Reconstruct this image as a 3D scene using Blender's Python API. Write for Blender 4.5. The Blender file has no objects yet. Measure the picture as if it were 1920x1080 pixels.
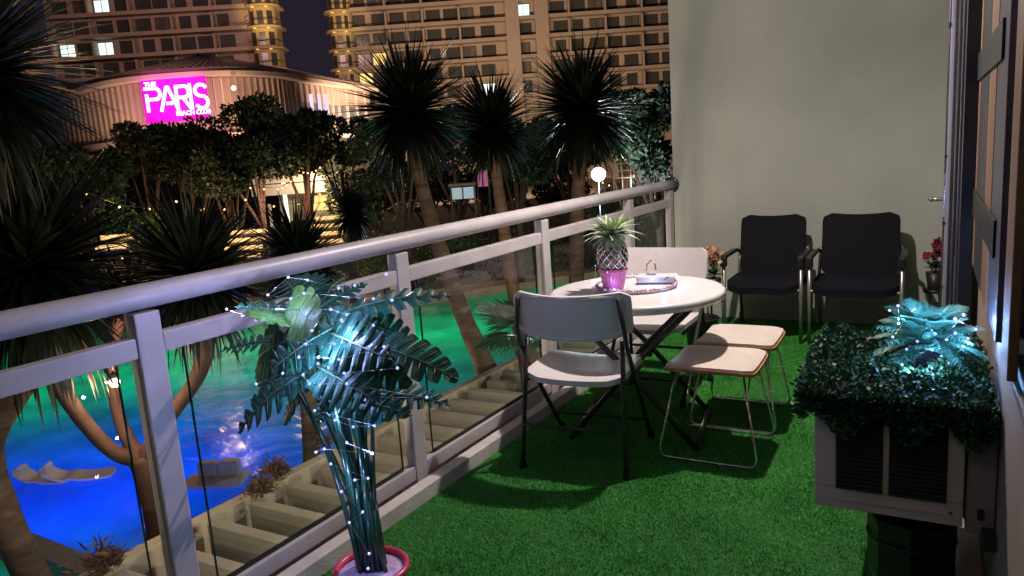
import bpy, math, random
import numpy as np
from mathutils import Vector, Matrix, Euler, Quaternion
random.seed(7); np.random.seed(7)
scene = bpy.context.scene
col = scene.collection
PI = math.pi

# ------------------------------------------------------------------ camera
CAM_H, FPX, PITCH, ROLL, YAW = 1.45, 1400.0, math.radians(10.2), math.radians(4.0), math.radians(29.5)
_cr, _sr = math.cos(ROLL), math.sin(ROLL)
_cp, _sp = math.cos(PITCH), math.sin(PITCH)
_rz = Matrix.Rotation(YAW, 3, 'Z')
_right0, _fwd, _down0 = Vector((1, 0, 0)), Vector((0, _cp, -_sp)), Vector((0, -_sp, -_cp))
RIGHT = _rz @ (_cr*_right0 + _sr*_down0)
DOWN = _rz @ (-_sr*_right0 + _cr*_down0)
FWD = _rz @ _fwd
camd = bpy.data.cameras.new('camera'); cam = bpy.data.objects.new('camera', camd); col.objects.link(cam)
m = Matrix((( RIGHT.x, -DOWN.x, -FWD.x, 0), (RIGHT.y, -DOWN.y, -FWD.y, 0), (RIGHT.z, -DOWN.z, -FWD.z, CAM_H), (0, 0, 0, 1)))
cam.matrix_world = m
camd.sensor_width = 36; camd.lens = 36*FPX/1920; camd.clip_start = 0.02; camd.clip_end = 2000
scene.camera = cam

# ------------------------------------------------------------------ night sky and exposure
world = bpy.data.worlds.new('World'); scene.world = world; world.use_nodes = True
wn = world.node_tree.nodes; wbg = wn['Background']
wbg.inputs['Color'].default_value = (0.80, 0.62, 1.0, 1); wbg.inputs['Strength'].default_value = 0.021
scene.view_settings.view_transform = 'Standard'; scene.view_settings.look = 'None'
scene.view_settings.exposure = 0; scene.view_settings.gamma = 1
try: scene.view_settings.use_curve_mapping = False
except Exception: pass
scene.cycles.use_denoising = True
scene.cycles.max_bounces = 6; scene.cycles.diffuse_bounces = 3; scene.cycles.glossy_bounces = 3
scene.cycles.transmission_bounces = 6; scene.cycles.transparent_max_bounces = 24
scene.cycles.sample_clamp_indirect = 3; scene.cycles.caustics_reflective = False; scene.cycles.caustics_refractive = False

def lamp(name, kind, loc, power, color, radius=0.05, target=None, cone=160, blend=0.5, size=(1, 1), label=None, cat=None):
    d = bpy.data.lights.new(name, kind); d.energy = power; d.color = color
    if kind == 'AREA': d.shape = 'RECTANGLE'; d.size, d.size_y = size
    else: d.shadow_soft_size = radius
    if kind == 'SPOT': d.spot_size = math.radians(cone); d.spot_blend = blend
    o = bpy.data.objects.new(name, d); col.objects.link(o); o.location = loc
    if target is not None:
        o.rotation_euler = (Vector(target)-Vector(loc)).to_track_quat('-Z', 'Y').to_euler()
    return o
WARM = (1.0, 0.80, 0.62)
# the balcony's own ceiling downlight, then an added near-end fill
lamp('balcony_light', 'SPOT', (-0.92, 3.72, 2.54), 175, (1.0, 0.86, 0.78), 0.03, (-0.95, 3.5, 0), 174, 0.9)
lamp('balcony_light', 'POINT', (-0.92, 3.72, 2.54), 56, (1.0, 0.86, 0.80), 0.03)
lamp('balcony_light', 'POINT', (-0.40, 0.10, 2.54), 7, (1.0, 0.78, 0.72), 0.05)  # dim fill added above the near end, no known lamp there

# ------------------------------------------------------------------ placing helpers (real points of the place)
def ray(px, py):
    return (RIGHT*(px-960)/FPX + DOWN*(py-540)/FPX + FWD)
def WZ(px, py, z=0.0):
    d = ray(px, py); t = (z-CAM_H)/d.z; return Vector((d.x*t, d.y*t, z))
def WY(px, py, Y):
    d = ray(px, py); t = Y/d.y; return Vector((d.x*t, Y, CAM_H+d.z*t))
def WX(px, py, X):
    d = ray(px, py); t = X/d.x; return Vector((X, d.y*t, CAM_H+d.z*t))
_vd = Vector((-math.sin(YAW), math.cos(YAW), 0)); _vr = Vector((math.cos(YAW), math.sin(YAW), 0))
def WD(px, py, D):
    d = ray(px, py); t = D/(d.x*_vd.x+d.y*_vd.y); return Vector((d.x*t, d.y*t, CAM_H+d.z*t))

# ------------------------------------------------------------------ materials
def mat(name, color, rough=0.6, metal=0.0, var=0.0, scale=8.0, bump=0.0, bscale=None, spec=0.5, emit=None, estr=0.0, coat=0.0,
        color2=None, sample=True, detail=4.0, aniso=None, sub=0.0):
    mt = bpy.data.materials.new(name); mt.use_nodes = True
    nt = mt.node_tree; b = nt.nodes['Principled BSDF']
    b.inputs['Base Color'].default_value = (*color, 1); b.inputs['Roughness'].default_value = rough
    b.inputs['Metallic'].default_value = metal; b.inputs['Specular IOR Level'].default_value = spec
    b.inputs['Coat Weight'].default_value = coat
    tc = nt.nodes.new('ShaderNodeTexCoord')
    src = tc.outputs['Object']
    if aniso:
        mp = nt.nodes.new('ShaderNodeMapping'); mp.inputs['Scale'].default_value = aniso
        nt.links.new(src, mp.inputs['Vector']); src = mp.outputs['Vector']
    if var > 0 or color2:
        n = nt.nodes.new('ShaderNodeTexNoise'); n.inputs['Scale'].default_value = scale; n.inputs['Detail'].default_value = detail
        nt.links.new(src, n.inputs['Vector'])
        r = nt.nodes.new('ShaderNodeValToRGB')
        c2 = color2 or tuple(max(0, c*(1-var)) for c in color)
        c1 = color if color2 else tuple(min(1, c*(1+var*0.6)) for c in color)
        r.color_ramp.elements[0].position = 0.3; r.color_ramp.elements[1].position = 0.7
        r.color_ramp.elements[0].color = (*c2, 1); r.color_ramp.elements[1].color = (*c1, 1)
        nt.links.new(n.outputs['Fac'], r.inputs['Fac']); nt.links.new(r.outputs['Color'], b.inputs['Base Color'])
        mr = nt.nodes.new('ShaderNodeMapRange'); mr.inputs['To Min'].default_value = max(0.02, rough-0.08); mr.inputs['To Max'].default_value = min(1, rough+0.1)
        nt.links.new(n.outputs['Fac'], mr.inputs['Value']); nt.links.new(mr.outputs['Result'], b.inputs['Roughness'])
    if bump > 0:
        n2 = nt.nodes.new('ShaderNodeTexNoise'); n2.inputs['Scale'].default_value = bscale or scale*4; n2.inputs['Detail'].default_value = 3
        nt.links.new(src, n2.inputs['Vector'])
        bp = nt.nodes.new('ShaderNodeBump'); bp.inputs['Strength'].default_value = bump; bp.inputs['Distance'].default_value = 0.01
        nt.links.new(n2.outputs['Fac'], bp.inputs['Height']); nt.links.new(bp.outputs['Normal'], b.inputs['Normal'])
    if emit:
        b.inputs['Emission Color'].default_value = (*emit, 1); b.inputs['Emission Strength'].default_value = estr
        if not sample: mt.cycles.emission_sampling = 'NONE'
    return mt

def glass_mat(name, tint=(0.9, 0.95, 0.93), refl=1.0, film=0.022):
    """thin pane: mostly clear, mirror reflection by Fresnel, a faint diffuse film for haze"""
    mt = bpy.data.materials.new(name); mt.use_nodes = True; nt = mt.node_tree; nt.nodes.clear()
    out = nt.nodes.new('ShaderNodeOutputMaterial'); tr = nt.nodes.new('ShaderNodeBsdfTransparent'); gl = nt.nodes.new('ShaderNodeBsdfGlossy')
    df = nt.nodes.new('ShaderNodeBsdfDiffuse'); df.inputs['Color'].default_value = (0.8, 0.8, 0.8, 1)
    tr.inputs['Color'].default_value = (*tint, 1); gl.inputs['Roughness'].default_value = 0.0
    fr = nt.nodes.new('ShaderNodeFresnel'); fr.inputs['IOR'].default_value = 1.5
    mx = nt.nodes.new('ShaderNodeMixShader'); m2 = nt.nodes.new('ShaderNodeMixShader')
    tc = nt.nodes.new('ShaderNodeTexCoord'); n = nt.nodes.new('ShaderNodeTexNoise'); n.inputs['Scale'].default_value = 2.2; n.inputs['Detail'].default_value = 6
    mr = nt.nodes.new('ShaderNodeMapRange'); mr.inputs['From Min'].default_value = 0.35; mr.inputs['From Max'].default_value = 0.75
    mr.inputs['To Min'].default_value = film*0.3; mr.inputs['To Max'].default_value = film*1.6  # uneven diffuse haze mixed into the clear pane
    nt.links.new(tc.outputs['Object'], n.inputs['Vector']); nt.links.new(n.outputs['Fac'], mr.inputs['Value'])
    nt.links.new(mr.outputs['Result'], m2.inputs[0]); nt.links.new(tr.outputs[0], m2.inputs[1]); nt.links.new(df.outputs[0], m2.inputs[2])
    nt.links.new(fr.outputs[0], mx.inputs[0]); nt.links.new(m2.outputs[0], mx.inputs[1]); nt.links.new(gl.outputs[0], mx.inputs[2])
    nt.links.new(mx.outputs[0], out.inputs['Surface'])
    return mt

M = {}
M['white_rail'] = mat('white_rail_paint', (0.50, 0.47, 0.50), 0.40, var=0.14, scale=5, bump=0.05, bscale=40)
M['kerb'] = mat('painted_concrete_kerb', (0.62, 0.58, 0.57), 0.6, var=0.22, scale=7, bump=0.25, bscale=60)
M['sill'] = mat('streaked_stone_sill', (0.15, 0.12, 0.11), 0.5, color2=(0.07, 0.055, 0.05), scale=6, aniso=(6, 1, 6))
M['slab'] = mat('weathered_slab_edge', (0.34, 0.24, 0.19), 0.75, var=0.35, scale=6, bump=0.3, bscale=50)
M['glass'] = glass_mat('railing_glass')
M['glass_edge'] = mat('glass_edge_green', (0.01, 0.035, 0.03), 0.1)
M['wall'] = mat('cream_wall_render', (0.49, 0.515, 0.455), 0.72, var=0.10, scale=2.2, bump=0.22, bscale=9)
M['inner_wall'] = mat('beige_wall_paint', (0.26, 0.20, 0.17), 0.7, var=0.12, scale=3, bump=0.12, bscale=20)
M['turf_back'] = mat('turf_backing', (0.015, 0.12, 0.015), 0.9, var=0.3, scale=20)
M['turf'] = mat('turf_blade', (0.085, 0.50, 0.065), 0.55, color2=(0.040, 0.30, 0.036), scale=3.2, spec=0.35)
M['plastic'] = mat('white_moulded_plastic', (0.70, 0.66, 0.68), 0.42, var=0.05, scale=20, bump=0.10, bscale=220)
M['table'] = mat('white_table_plastic', (0.72, 0.69, 0.70), 0.30, var=0.04, scale=20, bump=0.05, bscale=250)
M['black_steel'] = mat('dark_powder_coated_steel', (0.032, 0.033, 0.040), 0.32, var=0.2, scale=20)
M['chrome'] = mat('chromed_wire', (0.75, 0.74, 0.74), 0.16, metal=1.0, var=0.1, scale=30)
M['grey_tube'] = mat('satin_grey_tube', (0.42, 0.41, 0.40), 0.32, metal=0.75, var=0.1, scale=30)
M['fabric'] = mat('black_mesh_fabric', (0.010, 0.010, 0.014), 0.92, var=0.3, scale=300, bump=0.25, bscale=500, spec=0.2)
M['fabric_seat'] = mat('dark_navy_fabric', (0.007, 0.007, 0.013), 0.95, var=0.3, scale=200, bump=0.3, bscale=400, spec=0.2)
M['black_plastic'] = mat('black_plastic', (0.012, 0.012, 0.013), 0.4, var=0.2, scale=40)
M['cushion'] = mat('cream_leatherette', (0.66, 0.58, 0.52), 0.5, var=0.06, scale=14, bump=0.12, bscale=120)
M['ply'] = mat('orange_plywood_edge', (0.42, 0.20, 0.11), 0.45, var=0.25, scale=12)
M['monstera'] = mat('artificial_leaf_green', (0.028, 0.15, 0.10), 0.46, color2=(0.014, 0.07, 0.055), scale=9, bump=0.2, bscale=30, spec=0.35)
M['monstera_rib'] = mat('pale_leaf_rib', (0.16, 0.30, 0.17), 0.4, var=0.2, scale=20)
M['stem'] = mat('dark_plastic_stem', (0.025, 0.075, 0.05), 0.22, var=0.25, scale=14, spec=0.7)
M['young'] = mat('young_green_leaf', (0.13, 0.27, 0.05), 0.45, color2=(0.06, 0.16, 0.035), scale=10, bump=0.1, bscale=30)
M['pink'] = mat('pink_glazed_pot', (0.75, 0.18, 0.38), 0.25, color2=(0.80, 0.42, 0.58), scale=18, coat=0.3)
M['pot_soil'] = mat('pale_pot_filling', (0.62, 0.48, 0.60), 0.7, color2=(0.40, 0.22, 0.45), scale=28, bump=0.6, bscale=60)
M['pink_rim'] = mat('red_pink_pot_rim', (0.62, 0.06, 0.12), 0.28, var=0.15, scale=20)
M['silver'] = mat('silver_lattice', (0.78, 0.77, 0.75), 0.16, metal=1.0, var=0.05, scale=30)
M['clear'] = glass_mat('clear_ornament_glass', (0.80, 0.80, 0.82), film=0.30)
M['paleleaf'] = mat('striped_green_leaf', (0.70, 0.74, 0.50), 0.42, color2=(0.12, 0.30, 0.10), scale=42, detail=2)
M['paleleaf2'] = mat('pale_silvery_leaf', (0.66, 0.72, 0.58), 0.42, color2=(0.20, 0.36, 0.22), scale=36, detail=2)
M['fern'] = mat('artificial_fern', (0.10, 0.36, 0.26), 0.5, color2=(0.06, 0.24, 0.18), scale=25)
M['box_leaf'] = mat('boxwood_leaf', (0.05, 0.15, 0.06), 0.52, color2=(0.018, 0.06, 0.028), scale=30, spec=0.35)
M['ac'] = mat('aged_beige_casing', (0.62, 0.47, 0.44), 0.45, color2=(0.72, 0.57, 0.56), scale=5, bump=0.05, bscale=80)
M['slat'] = mat('dark_grey_louvre_slat', (0.035, 0.033, 0.036), 0.4)
M['ac_side'] = mat('reddish_grey_panel', (0.34, 0.25, 0.235), 0.6, var=0.25, scale=5, bump=0.1, bscale=40)
M['ac_dark'] = mat('black_louvre', (0.010, 0.010, 0.012), 0.4)
M['alu'] = mat('aluminium_frame', (0.14, 0.13, 0.17), 0.34, metal=0.65, var=0.15, scale=6, aniso=(20, 20, 1))
M['tan_trim'] = mat('tan_wood_trim', (0.26, 0.15, 0.085), 0.5, color2=(0.15, 0.07, 0.04), scale=5, aniso=(6, 6, 0.5))
M['alu_lit'] = mat('lilac_lit_door_frame', (0.36, 0.33, 0.42), 0.4, metal=0.3, var=0.15, scale=6, aniso=(20, 20, 1))  # door aluminium with the blue-purple light on it put into the colour
M['alu_dark'] = mat('dark_window_frame', (0.035, 0.037, 0.05), 0.4, metal=0.3, var=0.2, scale=12)
M['curtain'] = mat('tan_curtain', (0.42, 0.27, 0.17), 0.85, color2=(0.22, 0.13, 0.09), scale=5, aniso=(1, 14, 0.3))
M['dark_glass'] = mat('dark_window_glass', (0.008, 0.009, 0.013), 0.05, spec=0.9)
M['wire'] = mat('thin_silver_wire', (0.5, 0.5, 0.5), 0.3, metal=1.0)
M['led'] = mat('cool_led_bulb', (0.8, 0.8, 1), 0.3, emit=(0.36, 0.42, 1.0), estr=1.7, sample=False)
M['warm_bulb'] = mat('warm_bulb', (1, 0.8, 0.5), 0.3, emit=(1.0, 0.50, 0.18), estr=2.2, sample=False)
M['beam'] = mat('trellis_beam_concrete', (0.42, 0.40, 0.34), 0.8, color2=(0.30, 0.28, 0.24), scale=3.0, bump=0.3, bscale=18)
M['beam_pale'] = mat('pale_trellis_fascia', (0.52, 0.48, 0.39), 0.8, color2=(0.42, 0.38, 0.30), scale=2.4, bump=0.25, bscale=16)
M['dry'] = mat('dry_brown_plant', (0.20, 0.09, 0.06), 0.7, color2=(0.09, 0.05, 0.03), scale=20)
def water_mat():
    mt = bpy.data.materials.new('pool_water'); mt.use_nodes = True; nt = mt.node_tree; nt.nodes.clear(); N = nt.nodes.new; Lk = nt.links.new
    out = N('ShaderNodeOutputMaterial'); tl = N('ShaderNodeBsdfTranslucent'); gl = N('ShaderNodeBsdfGlossy'); gl.inputs['Roughness'].default_value = 0.10
    tc = N('ShaderNodeTexCoord'); n = N('ShaderNodeTexNoise'); n.inputs['Scale'].default_value = 0.8; n.inputs['Detail'].default_value = 6
    r = N('ShaderNodeValToRGB'); r.color_ramp.elements[0].position = 0.3; r.color_ramp.elements[1].position = 0.7
    r.color_ramp.elements[0].color = (0.34, 0.44, 0.52, 1); r.color_ramp.elements[1].color = (0.78, 0.92, 0.97, 1)  # uneven lamp glow painted into the water's colour
    n2 = N('ShaderNodeTexNoise'); n2.inputs['Scale'].default_value = 2.2; n2.inputs['Detail'].default_value = 5
    bp = N('ShaderNodeBump'); bp.inputs['Strength'].default_value = 0.8; bp.inputs['Distance'].default_value = 0.05
    fr = N('ShaderNodeFresnel'); fr.inputs['IOR'].default_value = 1.33; mx = N('ShaderNodeMixShader')
    ml = N('ShaderNodeMath'); ml.operation = 'MULTIPLY'; ml.inputs[1].default_value = 0.6
    Lk(tc.outputs['Object'], n.inputs['Vector']); Lk(tc.outputs['Object'], n2.inputs['Vector']); Lk(n.outputs['Fac'], r.inputs['Fac']); Lk(r.outputs['Color'], tl.inputs['Color'])
    Lk(n2.outputs['Fac'], bp.inputs['Height']); Lk(bp.outputs['Normal'], gl.inputs['Normal']); Lk(bp.outputs['Normal'], fr.inputs['Normal'])
    Lk(fr.outputs[0], ml.inputs[0]); Lk(ml.outputs[0], mx.inputs[0]); Lk(tl.outputs[0], mx.inputs[1]); Lk(gl.outputs[0], mx.inputs[2]); Lk(mx.outputs[0], out.inputs['Surface'])
    return mt
M['water'] = water_mat()
M['coping'] = mat('terracotta_pool_coping', (0.55, 0.34, 0.22), 0.7, var=0.25, scale=2)
M['ground'] = mat('dark_garden_ground', (0.05, 0.045, 0.035), 0.95, color2=(0.03, 0.035, 0.02), scale=0.6, bump=0.4, bscale=4)
M['deck'] = mat('terrace_paving', (0.22, 0.17, 0.13), 0.8, var=0.3, scale=0.5)
M['yucca'] = mat('dark_sword_leaf', (0.022, 0.034, 0.022), 0.36, color2=(0.012, 0.02, 0.014), scale=3, spec=0.55)
M['yucca_dry'] = mat('dried_sword_leaf', (0.13, 0.09, 0.05), 0.55, color2=(0.06, 0.045, 0.03), scale=4)
M['bark'] = mat('pale_ringed_bark', (0.30, 0.21, 0.15), 0.85, color2=(0.12, 0.08, 0.06), scale=3, bump=0.6, bscale=16, aniso=(1, 1, 5))
M['bark_dark'] = mat('dark_smooth_bark', (0.12, 0.07, 0.055), 0.8, color2=(0.05, 0.03, 0.027), scale=5, bump=0.5, bscale=22)
M['foliage'] = mat('dark_tree_foliage', (0.035, 0.055, 0.025), 0.6, color2=(0.015, 0.026, 0.014), scale=0.6)
M['foliage2'] = mat('shrub_foliage', (0.06, 0.12, 0.04), 0.5, color2=(0.03, 0.06, 0.02), scale=0.8)
M['tower'] = mat('tower_painted_concrete', (0.50, 0.40, 0.31), 0.85, color2=(0.42, 0.33, 0.26), scale=0.12)
M['tower_bay'] = mat('tower_rounded_bay', (0.58, 0.46, 0.26), 0.8, color2=(0.48, 0.36, 0.18), scale=0.3)
M['tower_glass'] = mat('tower_window_glass', (0.045, 0.050, 0.048), 0.18, color2=(0.085, 0.085, 0.075), scale=0.11, spec=0.7, detail=0)
M['tower_curtain'] = mat('tower_window_drapes', (0.16, 0.14, 0.12), 0.7, color2=(0.08, 0.07, 0.065), scale=0.4, aniso=(6, 6, 0.4))
M['rail_dark'] = mat('balcony_rail_bronze', (0.05, 0.04, 0.035), 0.5)
M['club_panel'] = mat('club_facade_cladding', (0.48, 0.36, 0.30), 0.6, color2=(0.34, 0.24, 0.21), scale=0.5, aniso=(3, 3, 0.2))
M['club_roof'] = mat('club_roof_metal', (0.34, 0.25, 0.22), 0.5, color2=(0.24, 0.17, 0.15), scale=0.4)
M['club_rib'] = mat('club_facade_rib', (0.58, 0.46, 0.38), 0.6, var=0.1, scale=0.5)
M['club_glass'] = mat('club_lit_glass', (0.10, 0.10, 0.12), 0.25, emit=(0.42, 0.36, 0.55), estr=0.05)
def lit(name, c, s): return mat(name, tuple(min(1, x) for x in c), 0.5, emit=c, estr=s, sample=False)
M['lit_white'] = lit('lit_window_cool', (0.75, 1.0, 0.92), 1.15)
M['lit_yellow'] = lit('lit_window_yellow', (1.0, 0.72, 0.24), 1.0)
M['lit_bay'] = lit('lit_bay_soffit', (1.0, 0.60, 0.18), 0.9)
M['step_light'] = lit('stair_light_strip', (1.0, 0.62, 0.24), 1.3)
M['flood'] = lit('flood_lamp_lens', (0.86, 0.95, 1.0), 22)
M['fabric_flower'] = mat('peach_flower', (0.62, 0.28, 0.16), 0.7, color2=(0.50, 0.30, 0.18), scale=30)
M['red_flower'] = mat('red_flower', (0.30, 0.025, 0.03), 0.7, var=0.3, scale=30)
M['white_float'] = mat('white_pool_lounger', (0.75, 0.70, 0.68), 0.5, var=0.08, scale=3)

# sign face: lit magenta panel
def sign_face():
    mt = bpy.data.materials.new('lit_magenta_sign_face'); mt.use_nodes = True; nt = mt.node_tree; b = nt.nodes['Principled BSDF']
    tc = nt.nodes.new('ShaderNodeTexCoord'); mp = nt.nodes.new('ShaderNodeMapping'); mp.inputs['Scale'].default_value = (2.2, 2.2, 0.12)
    n = nt.nodes.new('ShaderNodeTexNoise'); n.inputs['Scale'].default_value = 1.0
    r = nt.nodes.new('ShaderNodeValToRGB'); r.color_ramp.elements[0].position = 0.35; r.color_ramp.elements[1].position = 0.65
    r.color_ramp.elements[0].color = (0.62, 0.0, 0.34, 1); r.color_ramp.elements[1].color = (1.0, 0.0, 0.62, 1)
    nt.links.new(tc.outputs['Object'], mp.inputs['Vector']); nt.links.new(mp.outputs['Vector'], n.inputs['Vector'])
    nt.links.new(n.outputs['Fac'], r.inputs['Fac']); nt.links.new(r.outputs['Color'], b.inputs['Emission Color'])
    b.inputs['Base Color'].default_value = (0.5, 0.0, 0.3, 1); b.inputs['Emission Strength'].default_value = 0.95
    return mt
M['sign'] = sign_face()
M['sign_letter'] = lit('lit_white_lettering', (1.0, 0.90, 1.0), 1.6)

# ------------------------------------------------------------------ mesh helpers
class MB:
    def __init__(s): s.v, s.f, s.mi, s.sm = [], [], [], []
    def add(s, vs, fs, mi=0, smooth=False):
        o = len(s.v); s.v += [tuple(p) for p in vs]; s.f += [tuple(i+o for i in f) for f in fs]
        s.mi += [mi]*len(fs); s.sm += [smooth]*len(fs); return s
    def box(s, c, d, rot=None, mi=0, taper=None):
        hx, hy, hz = d[0]/2, d[1]/2, d[2]/2
        P = [Vector((x*hx, y*hy, z*hz)) for z in (-1, 1) for y in (-1, 1) for x in (-1, 1)]
        if rot is not None:
            R = rot if isinstance(rot, Matrix) else Matrix.Rotation(rot, 3, 'Z'); P = [R @ p for p in P]
        P = [p+Vector(c) for p in P]
        return s.add(P, [(0, 2, 3, 1), (4, 5, 7, 6), (0, 1, 5, 4), (2, 6, 7, 3), (0, 4, 6, 2), (1, 3, 7, 5)], mi)
    def rbox(s, c, d, r=0.01, rot=None, mi=0):
        """box with chamfered edges on every side"""
        import bmesh
        bm = bmesh.new(); bmesh.ops.create_cube(bm, size=1)
        for v in bm.verts: v.co = Vector((v.co.x*d[0], v.co.y*d[1], v.co.z*d[2]))
        bmesh.ops.bevel(bm, geom=bm.edges[:], offset=min(r, min(d)*0.45), segments=2, affect='EDGES', profile=0.6)
        R = Matrix.Identity(3) if rot is None else (rot if isinstance(rot, Matrix) else Matrix.Rotation(rot, 3, 'Z'))
        vs = [R @ v.co + Vector(c) for v in bm.verts]; bm.verts.index_update()
        fs = [[v.index for v in f.verts] for f in bm.faces]; bm.free()
        return s.add(vs, fs, mi)
    def tube(s, pts, r, n=8, mi=0, cap=True, closed=False):
        pts = [Vector(p) for p in pts]; N = len(pts)
        rs = r if isinstance(r, (list, tuple)) else [r]*N
        vs, fs = [], []; up = None
        for i, p in enumerate(pts):
            a = pts[(i-1) % N] if (closed or i > 0) else p; b = pts[(i+1) % N] if (closed or i < N-1) else p
            t = (b-a).normalized() if (b-a).length > 1e-9 else Vector((0, 0, 1))
            if up is None: up = t.orthogonal().normalized()
            else:
                up = (up - t*up.dot(t)); up = up.normalized() if up.length > 1e-6 else t.orthogonal().normalized()
            w = t.cross(up)
            for k in range(n):
                a2 = 2*PI*k/n; vs.append(p + (up*math.cos(a2)+w*math.sin(a2))*rs[i])
        for i in range(N-1 if not closed else N):
            j = (i+1) % N
            for k in range(n):
                k2 = (k+1) % n; fs.append((i*n+k, i*n+k2, j*n+k2, j*n+k))
        if cap and not closed: fs.append(tuple(range(n-1, -1, -1))); fs.append(tuple((N-1)*n+k for k in range(n)))
        return s.add(vs, fs, mi, True)
    def lathe(s, prof, c=(0, 0, 0), n=32, mi=0, smooth=True, sx=1, sy=1, cap=False):
        vs, fs = [], []
        for (r, z) in prof:
            for k in range(n):
                a = 2*PI*k/n; vs.append((c[0]+r*math.cos(a)*sx, c[1]+r*math.sin(a)*sy, c[2]+z))
        for i in range(len(prof)-1):
            for k in range(n):
                k2 = (k+1) % n; fs.append((i*n+k, i*n+k2, (i+1)*n+k2, (i+1)*n+k))
        if cap: fs.append(tuple(range(n-1, -1, -1))); fs.append(tuple((len(prof)-1)*n+k for k in range(n)))
        return s.add(vs, fs, mi, smooth)
    def ball(s, c, r, n=8, m=6, mi=0):
        return s.lathe([(r*math.sin(PI*i/m)+1e-5, -r*math.cos(PI*i/m)) for i in range(m+1)], c, n, mi)
    def prism(s, poly, z0, z1, mi=0):
        n = len(poly); vs = [(x, y, z0) for x, y in poly]+[(x, y, z1) for x, y in poly]
        fs = [tuple(range(n-1, -1, -1)), tuple(range(n, 2*n))]+[(i, (i+1) % n, n+(i+1) % n, n+i) for i in range(n)]
        return s.add(vs, fs, mi)
    def mesh(s, name, mats):
        me = bpy.data.meshes.new(name); me.from_pydata(s.v, [], s.f)
        for mm in (mats if isinstance(mats, (list, tuple)) else [mats]): me.materials.append(mm)
        me.polygons.foreach_set('material_index', s.mi); me.polygons.foreach_set('use_smooth', s.sm)
        me.update(); return me
    def build(s, name, mats, parent=None, loc=None, rot=None, **kw):
        return put(name, s.mesh(name, mats), parent, loc, rot, **kw)
def put(name, me, parent=None, loc=None, rot=None, **kw):
    o = bpy.data.objects.new(name, me); col.objects.link(o)
    if parent: o.parent = parent
    if loc is not None: o.location = loc
    if rot is not None: o.rotation_euler = rot
    for k, v in kw.items(): o[k] = v
    return o
def tag(o, label, cat, group=None, kind=None):
    o['label'] = label; o['category'] = cat
    if group: o['group'] = group
    if kind: o['kind'] = kind
    return o
def thing(name, label, cat, loc=(0, 0, 0), rz=0, group=None):
    o = bpy.data.objects.new(name, None); o.empty_display_size = 0.1; col.objects.link(o)
    o.location = loc; o.rotation_euler = (0, 0, rz); return tag(o, label, cat, group)
def struct(name, mb, mt, parent=None):
    o = mb.build(name, mt, parent); o['kind'] = 'structure'; return o
def fast_mesh(name, V, F, mt, mi=None, smooth=False):
    """V (n,3) float, F (m,k) int"""
    me = bpy.data.meshes.new(name); V = np.asarray(V, np.float32); F = np.asarray(F, np.int32); k = F.shape[1]
    me.vertices.add(len(V)); me.vertices.foreach_set('co', V.ravel())
    me.loops.add(F.size); me.loops.foreach_set('vertex_index', F.ravel())
    me.polygons.add(len(F)); me.polygons.foreach_set('loop_start', np.arange(0, F.size, k, dtype=np.int32))
    me.polygons.foreach_set('loop_total', np.full(len(F), k, np.int32))
    for mm in (mt if isinstance(mt, (list, tuple)) else [mt]): me.materials.append(mm)
    if mi is not None: me.polygons.foreach_set('material_index', np.asarray(mi, np.int32))
    if smooth: me.polygons.foreach_set('use_smooth', np.ones(len(F), bool))
    me.update(); me.validate(); return me
def basis(t, upv=Vector((0, 0, 1))):
    """matrix whose Y is along t, Z near upv"""
    t = Vector(t).normalized(); u = Vector(upv); u = u - t*u.dot(t)
    if u.length < 1e-4: u = t.orthogonal()
    u.normalize(); x = t.cross(u)
    return Matrix(((x.x, t.x, u.x), (x.y, t.y, u.y), (x.z, t.z, u.z)))
def place_rot(o, pos, t, upv=Vector((0, 0, 1)), sc=(1, 1, 1)):
    R = basis(t, upv).to_4x4(); o.matrix_basis = Matrix.Translation(pos) @ R @ Matrix.Diagonal((*sc, 1))

# ================================================================== STRUCTURE: balcony
RX = lambda Y: -2.065 + 0.036*Y        # centre line of the railing
KX = lambda Y: -1.935 + 0.036*Y        # inner face of the kerb
WALLX = 0.18
DOORX = 0.125
# floor slab and turf
sl = MB(); sl.prism([(RX(-1)-0.10, -1), (WALLX+0.3, -1), (WALLX+0.3, 6.3), (RX(6.3)-0.10, 6.3)], -0.22, 0.0)
struct('floor', sl, M['slab'])
tb = MB(); tb.prism([(KX(-1)+0.001, -1), (WALLX-0.002, -1), (WALLX-0.002, 6.045), (KX(6.05)+0.001, 6.045)], 0.004, 0.009)
struct('turf_base', tb, M['turf_back'])
def turf():
    n = 300000
    Y = np.random.rand(n)*5.6+0.44; X0 = -1.935+0.036*Y+0.004; X = X0+np.random.rand(n)*(WALLX-0.006-X0)
    a = np.random.rand(n)*2*PI; h = (0.007+np.random.rand(n)*0.008)*(0.8+0.25*np.sin(X*7+np.sin(Y*5)*2)*np.sin(Y*6+X*3)); w = 0.0014+np.random.rand(n)*0.0013
    lean = np.random.rand(n)*0.016; la = np.random.rand(n)*2*PI
    base = np.stack([X, Y, np.full(n, 0.008)], 1); dx = np.stack([np.cos(a)*w, np.sin(a)*w, np.zeros(n)], 1)
    tip = base+np.stack([np.cos(la)*lean, np.sin(la)*lean, h], 1)
    V = np.stack([base-dx, base+dx, tip], 1).reshape(-1, 3); F = np.arange(3*n).reshape(-1, 3)
    o = put('artificial_turf', fast_mesh('artificial_turf', V, F, M['turf']))
    tag(o, 'green artificial turf covering the balcony floor', 'artificial grass', kind='stuff')
turf()
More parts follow.
